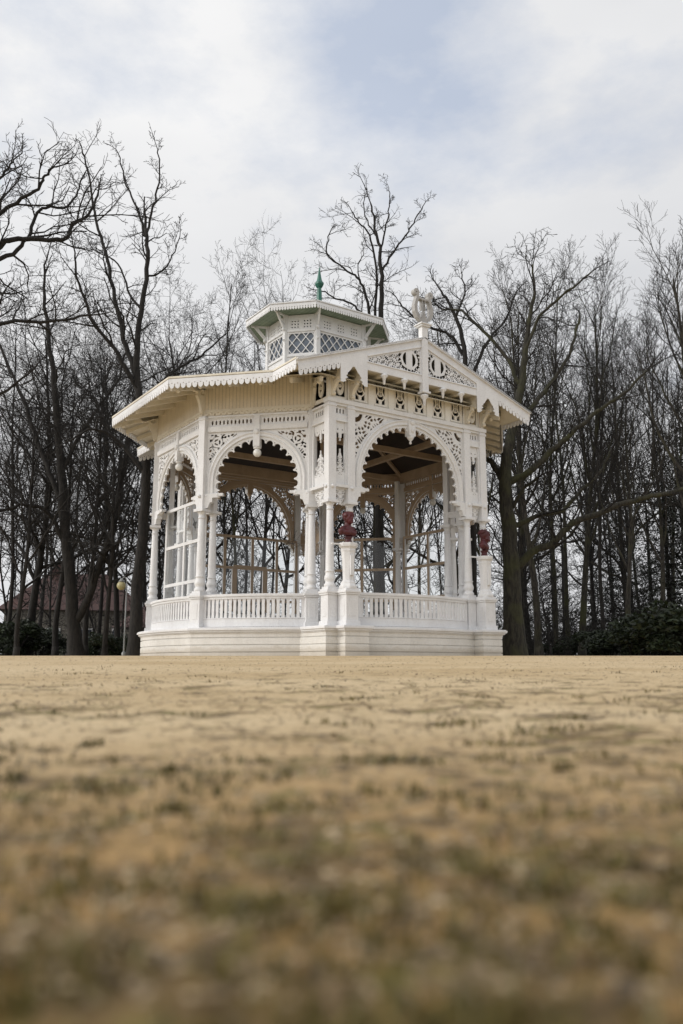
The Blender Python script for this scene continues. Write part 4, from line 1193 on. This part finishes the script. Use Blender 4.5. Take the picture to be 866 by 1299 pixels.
def hero(name, label, dep, limbs, mat, spn, seed, group=None, foot=None, bl=1.0):
    """tree drawn limb by limb: each limb = (points in survey pixels, thickness px at start, at end, drift in depth, side branches)"""
    g = random.Random(seed); mbs = (MB(), MB()); sp = SP[spn]
    lat0, z0_ = sight(*limbs[0][0][0], dep); base = park(lat0, dep, 0)
    for li, (pp, t0, t1, drift, cnt) in enumerate(limbs):
        n = len(pp); raw = []
        d0 = 0 if li == 0 else g.uniform(-.3,.3)
        for i, (px, py) in enumerate(pp):
            dd = dep+d0*0+drift*(i/(n-1))**1.2; lat, z = sight(px, py, dd); v = park(lat, dd, z)-base; raw.append(v)
        if li == 0: raw[0].z = -.3
        pts = []; rad = []; k = 5            # catmull-rom
        for i in range(n-1):
            a = raw[max(i-1,0)]; b = raw[i]; c = raw[i+1]; d = raw[min(i+2,n-1)]
            for j in range(k):
                t = j/k; P = .5*((2*b)+(c-a)*t+(2*a-5*b+4*c-d)*t*t+(3*b-a-3*c+d)*t*t*t)
                P = P+Vector((g.gauss(0,.025), g.gauss(0,.025), g.gauss(0,.02))); pts.append(P)
                u = (i+t)/(n-1); rad.append((t0+(t1-t0)*u**.8)/2/1075*dep*1.02)
        pts.append(raw[-1]); rad.append(t1/2/1075*dep)
        if li == 0 and foot: rad[0] *= 1.55; rad[1] *= 1.32; rad[2] *= 1.15; rad[3] *= 1.06
        L = sum((pts[i+1]-pts[i]).length for i in range(len(pts)-1))
        eff = 1; Lc = L*.62 if li == 0 else L*.95
        fork_h(mbs, pts, rad, max(3.0, min(Lc, 7.0))*bl, 1, g, sp, cnt, .42 if li == 0 else .12)
        # the limb goes on beyond what was surveyed
        grow(mbs, pts[-1], (pts[-1]-pts[-3]), rad[-1], max(.8, L*.08), 2, g, sp)
    root = empty(name, base); tag(root, label, 'tree', group)
    mbs[0].build('trunk', BK[mat], root); mbs[1].build('crown', BK['dark'], root); return root
def fork_h(mbs, pts, rad, L, lvl, g, sp, cnt, start):
    mbs[0].tube(pts, rad, 10)
    n = len(pts)-1; ph = g.uniform(0,6)
    for j in range(cnt):
        t = start+(1-start)*(j+g.uniform(.1,.9))/cnt; f = t*n; i = min(int(f), n-1)
        P = pts[i].lerp(pts[i+1], f-i); D = (pts[i+1]-pts[i]).normalized(); rr = rad[i]
        u, v = basis(D); ph += 2.4+g.uniform(-.5,.5); an = sp['ang'][1]*g.uniform(.7,1.25)
        nd = D*cos(an)+(u*cos(ph)+v*sin(ph))*sin(an)
        if nd.z < -.2: nd.z *= -.3
        cl = L*.38*g.uniform(.5,1.15)*(1.1-.45*t)
        grow(mbs, P, nd, max(.01, min(rr*.6, .012+.015*cl)), cl, 2, g, sp)
hero('forked_tree', 'big dark tree forking near the ground into an upright stem and a leaning limb, left', 36,
  [([(98,832),(90,760),(82,660),(76,580),(70,500),(62,430),(55,365),(60,325)],19,1.8,0,13), ([(96,790),(110,760),(127,715),(143,672),(152,620),(163,560),(172,505)],11,6,-1.0,8),
   ([(82,650),(66,610),(48,560),(28,505),(2,445),(-20,400)],8,3,2,9), ([(82,690),(60,650),(30,640),(0,648),(-30,640)],6,3,-2,8), ([(78,600),(96,560),(122,520),(150,480),(160,440)],6,2.5,1,8)], 'dark', 'spread', 31, W_, .33)
hero('tall_forked_tree', 'tallest dark tree left of the eaves, its crown splitting into several long leaders', 32,
  [([(171,832),(175,740),(184,640),(184,560),(176,500),(173,455),(178,395),(187,330),(184,290)],17,4.5,0,12), ([(174,480),(160,440),(148,390),(136,330),(122,280),(112,225),(104,190)],8,2,1.5,9),
   ([(184,300),(194,262),(202,225),(200,190)],4,1.5,-.5,5), ([(184,300),(176,270),(160,235),(150,195)],4,1.5,.8,5), ([(176,500),(150,450),(120,410),(100,360),(95,320)],7,2,-2,8),
   ([(184,545),(196,500),(222,470),(255,452),(285,425)],6,2,2,7), ([(178,390),(165,375),(150,335),(120,318)],4,1.5,1,5), ([(187,350),(205,345),(218,325),(228,300)],3,1.2,0,5), ([(184,600),(150,560),(120,545),(85,560)],6,2,-1,8)], 'dark', 'spread', 37, W_, .30)
hero('overhanging_tree', 'dark tree standing outside the left edge, its crooked boughs reaching into the sky', 24,
  [([(-95,832),(-92,700),(-88,560),(-80,460),(-60,400)],34,14,0,3), ([(-80,460),(-45,360),(0,312),(30,303),(80,304),(92,284),(113,272),(124,248)],10,3,.5,9),
   ([(-70,430),(-30,345),(15,322),(38,295),(52,265),(86,261),(100,240)],8,2.5,1,9), ([(-60,400),(-30,320),(0,272),(22,256),(48,238),(58,222),(70,212)],8,2.5,-.5,9),
   ([(-60,400),(-40,300),(-10,240),(8,215),(20,200)],7,2,.8,8), ([(-85,520),(-40,425),(10,409),(60,408),(108,400)],8,3,0,10), ([(-88,600),(-40,520),(0,500),(40,470)],7,2.5,-.5,8)], 'dark', 'spread', 41, W_)
hero('lone_topped_tree', 'tree behind the cupola with a lone vase-shaped crown standing above all others', 37,
  [([(484,832),(482,700),(480,560),(482,470),(483,400),(484,360),(482,320),(476,290),(470,258)],13,2.2,0,5), ([(483,348),(497,322),(512,302),(524,282),(536,262)],3.4,1.4,-.5,7),
   ([(482,470),(476,400),(478,352),(470,305),(455,282),(446,268)],4.5,1.6,.6,7), ([(480,470),(466,385),(455,355),(440,343),(415,322),(418,296)],4.6,1.5,-.6,8), ([(482,320),(490,285),(494,258),(493,238)],2.8,1.0,0,6),
   ([(480,500),(466,420),(450,388),(425,378),(405,368)],4.2,1.6,.8,7), ([(478,300),(463,275),(462,250)],2.4,1,.3,5)], 'dark', 'spread', 43, W_, .22, .72)
hero('old_oak', 'thick old oak right of the bandstand with long low crooked boughs', 31,
  [([(652,832),(650,750),(646,680),(641,625),(644,575),(655,520),(664,465),(670,415),(678,372),(676,335)],27,1.8,0,13), ([(640,625),(630,594),(612,578),(596,560),(575,548)],10,4,1.5,6),
   ([(643,612),(668,600),(700,572),(722,552),(748,530),(790,500),(820,470)],11,3,-1,10), ([(655,722),(678,698),(702,688),(725,664),(765,650),(812,632),(850,626),(890,612)],11,5,-1.5,11),
   ([(650,668),(682,654),(712,648),(735,625),(760,600),(775,570)],7,3,1,9), ([(646,650),(666,618),(682,606)],6,3,-1,4), ([(652,540),(680,510),(702,480),(722,450),(735,400)],8,3,1,9), ([(660,490),(640,450),(612,420),(585,395),(560,392)],6,2.5,1,9), ([(664,450),(685,400),(720,370),(750,345)],5,2,-1,8)], 'moss', 'spread', 47, W_, .40)
hero('gable_side_tree', 'crooked dark tree whose boughs twist behind the lyre', 35,
  [([(600,832),(598,650),(592,520),(588,440),(575,395),(560,370)],12,3,0,5), ([(588,450),(570,425),(545,415),(522,400),(505,382)],5,2,0,7), ([(590,500),(615,440),(640,405),(655,370)],5,2,1,7), ([(578,400),(590,372),(585,345)],3.4,1.4,0,6)], 'dark', 'spread', 53, W_, .2)

# ------------------------------------------------------------------ evergreens and bushes
M['needle'] = leafmat('dark needles', (.006,.011,.005), (.020,.030,.012))
M['bush'] = leafmat('evergreen bush leaves', (.008,.014,.005), (.030,.048,.014))
def leaf_cloud(g, n, shape, size):
    m = MB()
    for i in range(n):
        c = shape(g); a, b_ = g.uniform(0, 6.28), g.uniform(-.9,.9); s = size*g.uniform(.6,1.3)
        u = Vector((cos(a)*cos(b_), sin(a)*cos(b_), sin(b_))); v = u.cross(Vector((g.gauss(0,1), g.gauss(0,1), g.gauss(0,1)))).normalized()
        c = Vector(c); m.add([c-u*s, c+v*s*.42, c+u*s, c-v*s*.42], [(0,1,2,3)])
    return m
def bush_shape(g):
    lobes = bush_shape.l; lx, ly, lz, lr = g.choice(lobes); a = g.uniform(0,6.28); t = g.uniform(-.35,1); r = lr*g.uniform(.72,1.05)
    return (lx+r*cos(a)*sqrt(1-t*t), ly+r*sin(a)*sqrt(1-t*t), max(.03, lz+r*t*.9))
def make_bush(seed, label):
    g = random.Random(seed); bush_shape.l = [(g.uniform(-1.3,1.3), g.uniform(-.7,.7), g.uniform(.3,1.35), g.uniform(.35,.75)) for _ in range(11)]
    root = empty('evergreen_bush'); tag(root, label, 'bush'); leaf_cloud(g, 5200, bush_shape, .085).build('foliage', M['bush'], root)
    s = MB()
    for k in range(9):
        l = bush_shape.l[k]; s.tube([Vector((l[0]*.2, l[1]*.2, 0)), Vector((l[0]*.6, l[1]*.6, l[2]*.5)), Vector(l[:3])], [.04,.03,.015], 5)
    s.build('stem', BK['dark'], root); return root
bp = [make_bush(1,'x'), make_bush(2,'x')]; bu = set()
def put_bush(k, px, dep, s, sz, label):
    src = bp[k]
    if k in bu:
        o = src.copy(); COL.objects.link(o)
        for ch in [c for c in bpy.data.objects if c.parent == src]: c2 = ch.copy(); COL.objects.link(c2); c2.parent = o
    else: o = src; bu.add(k)
    o.location = park((px-433)/1075*dep, dep, 0); o.rotation_euler.z = rnd.uniform(0,6); o.scale = (s,s,sz); o['label'] = label; o['group'] = 'evergreen bushes along the edge of the wood'
put_bush(0, 768, 40, 1.15, .85, 'low dark bush, leftmost of the dark thicket on the right')
put_bush(1, 800, 38, 1.4, 1.15, 'rounded dark bush below the thick straight trunk')
put_bush(0, 836, 37, 1.5, 1.25, 'dark bush second from the right edge')
put_bush(1, 872, 35, 1.6, 1.35, 'tallest dark bush, cut by the right edge')
put_bush(1, 720, 46, .9, .75, 'small green bush between the slender trunks right of the oak')
put_bush(0, 168, 37, .95, .62, 'low green bush touching the left end of the plinth')
put_bush(1, 146, 42, .9, .8, 'green bush under the globe lamp')
put_bush(0, 14, 42, 1.2, 1.2, 'dark bush at the left edge under the thin tree')
put_bush(1, 48, 45, 1.2, 1.05, 'dark bush left of the forked tree')
put_bush(0, 112, 52, 1.1, .8, 'dark bush in the shade right of the forked tree')
def make_conifer(seed):
    g = random.Random(seed); root = empty('spruce'); h = 15; t = MB(); t.tube([Vector((0,0,-.2)), Vector((.05,0,h*.5)), Vector((0,0,h))], [.22,.13,.02], 7); f = MB()
    for i in range(95):
        z = 1.0+(h-1.2)*(i/95)**.95+g.gauss(0,.1); L = (3.4*(1-min(z,h)/h)**.7+.3)*g.uniform(.45,1.15); a = i*2.4+g.gauss(0,.4); dx, dy = cos(a), sin(a); dr = g.uniform(.10,.34)
        t.tube([Vector((0,0,z)), Vector((dx*L*.5,dy*L*.5,z-.05*L)), Vector((dx*L,dy*L,z-dr*L))], [.035,.02,.008], 3)
        for k in range(int(60*L/2)+8):
            u = g.uniform(.12,1.05); sp_ = .10+.20*L*(1-abs(u-.55)); c = Vector((dx*L*u+g.gauss(0,sp_*.55), dy*L*u+g.gauss(0,sp_*.55), z-dr*L*u*u-abs(g.gauss(0,.16))))
            b1 = g.uniform(0,6.28); e_ = Vector((cos(b1), sin(b1), g.uniform(-.9,.1)))*g.uniform(.10,.24); s_ = Vector((-sin(b1), cos(b1), g.uniform(-.4,.4)))*g.uniform(.025,.06)
            f.add([c-s_, c+s_, c+e_+s_*.4, c+e_-s_*.4], [(0,1,2,3)])
    t.build('trunk', BK['dark'], root); f.build('crown', M['needle'], root); tag(root, 'x', 'tree', 'spruces in the right-hand wood'); return root
sp0 = make_conifer(3)
for i, (px, dep, s, lab) in enumerate(((848,52,1.0,'dark spruce at the right edge behind the bushes'),(800,62,1.05,'dark spruce behind the thick straight trunk'),(752,70,.95,'dark spruce farthest left in the right-hand wood'),(905,46,1.15,'dark spruce half outside the right edge'),(700,84,1.0,'distant spruce between the oak and the midway mossy trunk'),(776,90,1.25,'tall distant spruce behind the leaning slim trunk'),(826,74,1.2,'tall spruce standing between the two nearest spruces on the right'),(872,66,1.3,'tall spruce rising at the right behind the nearest one'))):
    o = sp0
    if i:
        o = sp0.copy(); COL.objects.link(o)
        for ch in [c for c in bpy.data.objects if c.parent == sp0]: c2 = ch.copy(); COL.objects.link(c2); c2.parent = o
    o.location = park((px-433)/1075*dep, dep, 0); o.rotation_euler.z = i*1.3; o.scale = (s*.9,s*.9,s); o['label'] = lab

# ------------------------------------------------------------------ villa behind the trees, lamp
M['tile'] = paint('red roof tiles', (.10,.047,.040), (.055,.032,.028)); M['slate'] = paint('grey roof tiles', (.10,.085,.08), (.06,.05,.048)); M['render'] = paint('pale wall render', (.24,.22,.185), (.17,.155,.13)); M['winglass'] = M['darkglass']
vd = 72; vo = park((95-433)/1075*vd, vd, 0); V_ = empty('villa', vo, -YAW+.25); tag(V_, 'pale villa with red hipped roof glimpsed between the trees on the left', 'house')
mb = MB(); mb.box(-5.5,5.5,0,8,0,4.4); mb.build('wall', M['render'], V_)
def hip(m, x0, x1, y0, y1, z0, z1, r): m.add([(x0,y0,z0),(x1,y0,z0),(x1,y1,z0),(x0,y1,z0),(x0+r,(y0+y1)/2,z1),(x1-r,(y0+y1)/2,z1)], [(0,1,5,4),(1,2,5),(2,3,4,5),(3,0,4),(3,2,1,0)])
mb = MB(); hip(mb, -6.1,6.1,-.6,8.6,4.4,7.9,3.6); mb.build('roof', M['tile'], V_)
mb = MB(); mb.box(-2.2,-1.4,3.6,4.3,7.0,8.7); mb.build('chimney', M['tile'], V_)
for x in (-4.2,-1.6,1.0,3.8):
    f = MB(); 
    for a_,b_,c_,d_ in ((-.62,-.52,1.2,2.9),(.52,.62,1.2,2.9),(-.52,.52,1.2,1.3),(-.52,.52,2.8,2.9),(-.03,.03,1.3,2.8)): f.box(x+a_,x+b_,-.08,-.003,c_,d_)
    o = f.build('window', M['white'], V_); p_ = MB(); p_.box(x-.52,x+.52,-.02,-.004,1.3,2.8); p_.build('pane', M['darkglass'], o)
# side building, greyer roof
vo2 = park((205-433)/1075*70, 70, 0); V2 = empty('annex_house', vo2, -YAW-.1); tag(V2, 'low house with dull red-brown roof just left of the bandstand plinth', 'house')
mb = MB(); mb.box(-3.5,3.5,0,6,0,2.9); mb.build('wall', M['render'], V2); mb = MB(); hip(mb, -4,4,-.5,6.5,2.9,5.4,2.6); mb.build('roof', M['tile'], V2)
lp = empty('park_lamp', park((160.5-433)/1075*34, 34, 0), -YAW); tag(lp, 'park lamp with yellowish globe hanging from a curved arm, left of the bandstand', 'lamp')
lat_, zl = sight(154, 743, 34); px_m = 34/1075
mb = MB(); mb.tube([(0,0,0),(0,0,1.2),(0,0,zl+.05)], [.04,.03,.024], 8)
arc_ = [(-.11+.11*cos(t)-.0, 0, zl+.05+.30*sin(t)) for t in np.linspace(0, pi, 14)]
mb.tube(arc_, [.02]*14, 6); mb.lathe([(.09,0),(.09,.25),(.055,.3)], 10); M['lampmetal'] = paint('lamp metal', (.30,.31,.31), (.2,.21,.21), .4); mb.build('pole', M['lampmetal'], lp)
mb = MB(); mb.ball((-.22,0,zl), .18, 20); M['yglobe'] = paint('yellowed lamp glass', (.46,.41,.22), (.38,.34,.17), .3); mb.build('globe', M['yglobe'], lp)
mb = MB(); mb.lathe([(.05,zl+.30),(.08,zl+.22),(.13,zl+.16)], 12, (-.22,0)); mb.build('cap', M['lampmetal'], lp)

# tangled undergrowth at the foot of the wood
ug = random.Random(8); ub = MB()
for i in range(1100):
    right = ug.random() < .55
    px = ug.uniform(600, 930) if right else ug.uniform(-60, 640); dep = ug.uniform(44, 88)
    hgt = ug.uniform(1.0, 4.6 if right else 3.2)*(dep/60); lat = (px-433)/1075*dep; p = park(lat, dep, -.1)
    lx, ly = ug.gauss(0,.22)*hgt, ug.gauss(0,.22)*hgt; pts = [p, p+Vector((lx*.3, ly*.3, hgt*.5)), p+Vector((lx, ly, hgt))]
    ub.tube(pts, [.028+.006*hgt, .020, .008], 3, cap=False)
    for k in range(9):
        t = ug.uniform(.15,1); q0 = pts[0].lerp(pts[2], t)*1.0; a = ug.uniform(0,6.28); l = hgt*ug.uniform(.15,.38); q1 = q0+Vector((cos(a)*l, sin(a)*l, ug.uniform(.0,.8)*l)); q2 = q1+Vector((ug.gauss(0,.3)*l, ug.gauss(0,.3)*l, ug.uniform(0,.6)*l))
        ub.tube([q0, q1, q2], [.018,.013,.008], 3, cap=False)
tag(ub.build('undergrowth', BK['dark']), kind='stuff', label='tangle of bare brushwood between the trunks of the wood', cat='undergrowth')
hb_ = random.Random(21); hm = MB()
for i in range(26000):
    px = hb_.uniform(-90, 980); dep = hb_.uniform(62, 92); lat = (px-433)/1075*dep
    top = 1.7+.9*mn.noise((px*.012, 3, 0))+.5*mn.noise((px*.05, 7, 0)); top *= dep/62*(1.7 if px > 600 else 1.0)
    z = abs(hb_.gauss(0,.5))*top; z = min(z, top*1.15); s_ = hb_.uniform(.07,.16); c = park(lat, dep, z); a = hb_.uniform(0,6.28)
    u = Vector((cos(a), sin(a), hb_.uniform(-.6,.6)))*s_; v = Vector((-sin(a)*.4, cos(a)*.4, hb_.uniform(.3,1)))*s_*.6
    hm.add([c-u, c+v, c+u, c-v], [(0,1,2,3)])
tag(hm.build('evergreen_undergrowth', M['bush']), kind='stuff', label='dark evergreen ground cover far back between the trunks', cat='undergrowth')
scene.cycles.max_bounces = 6; scene.cycles.diffuse_bounces = 3; scene.cycles.glossy_bounces = 2; scene.cycles.transparent_max_bounces = 8; scene.cycles.transmission_bounces = 2
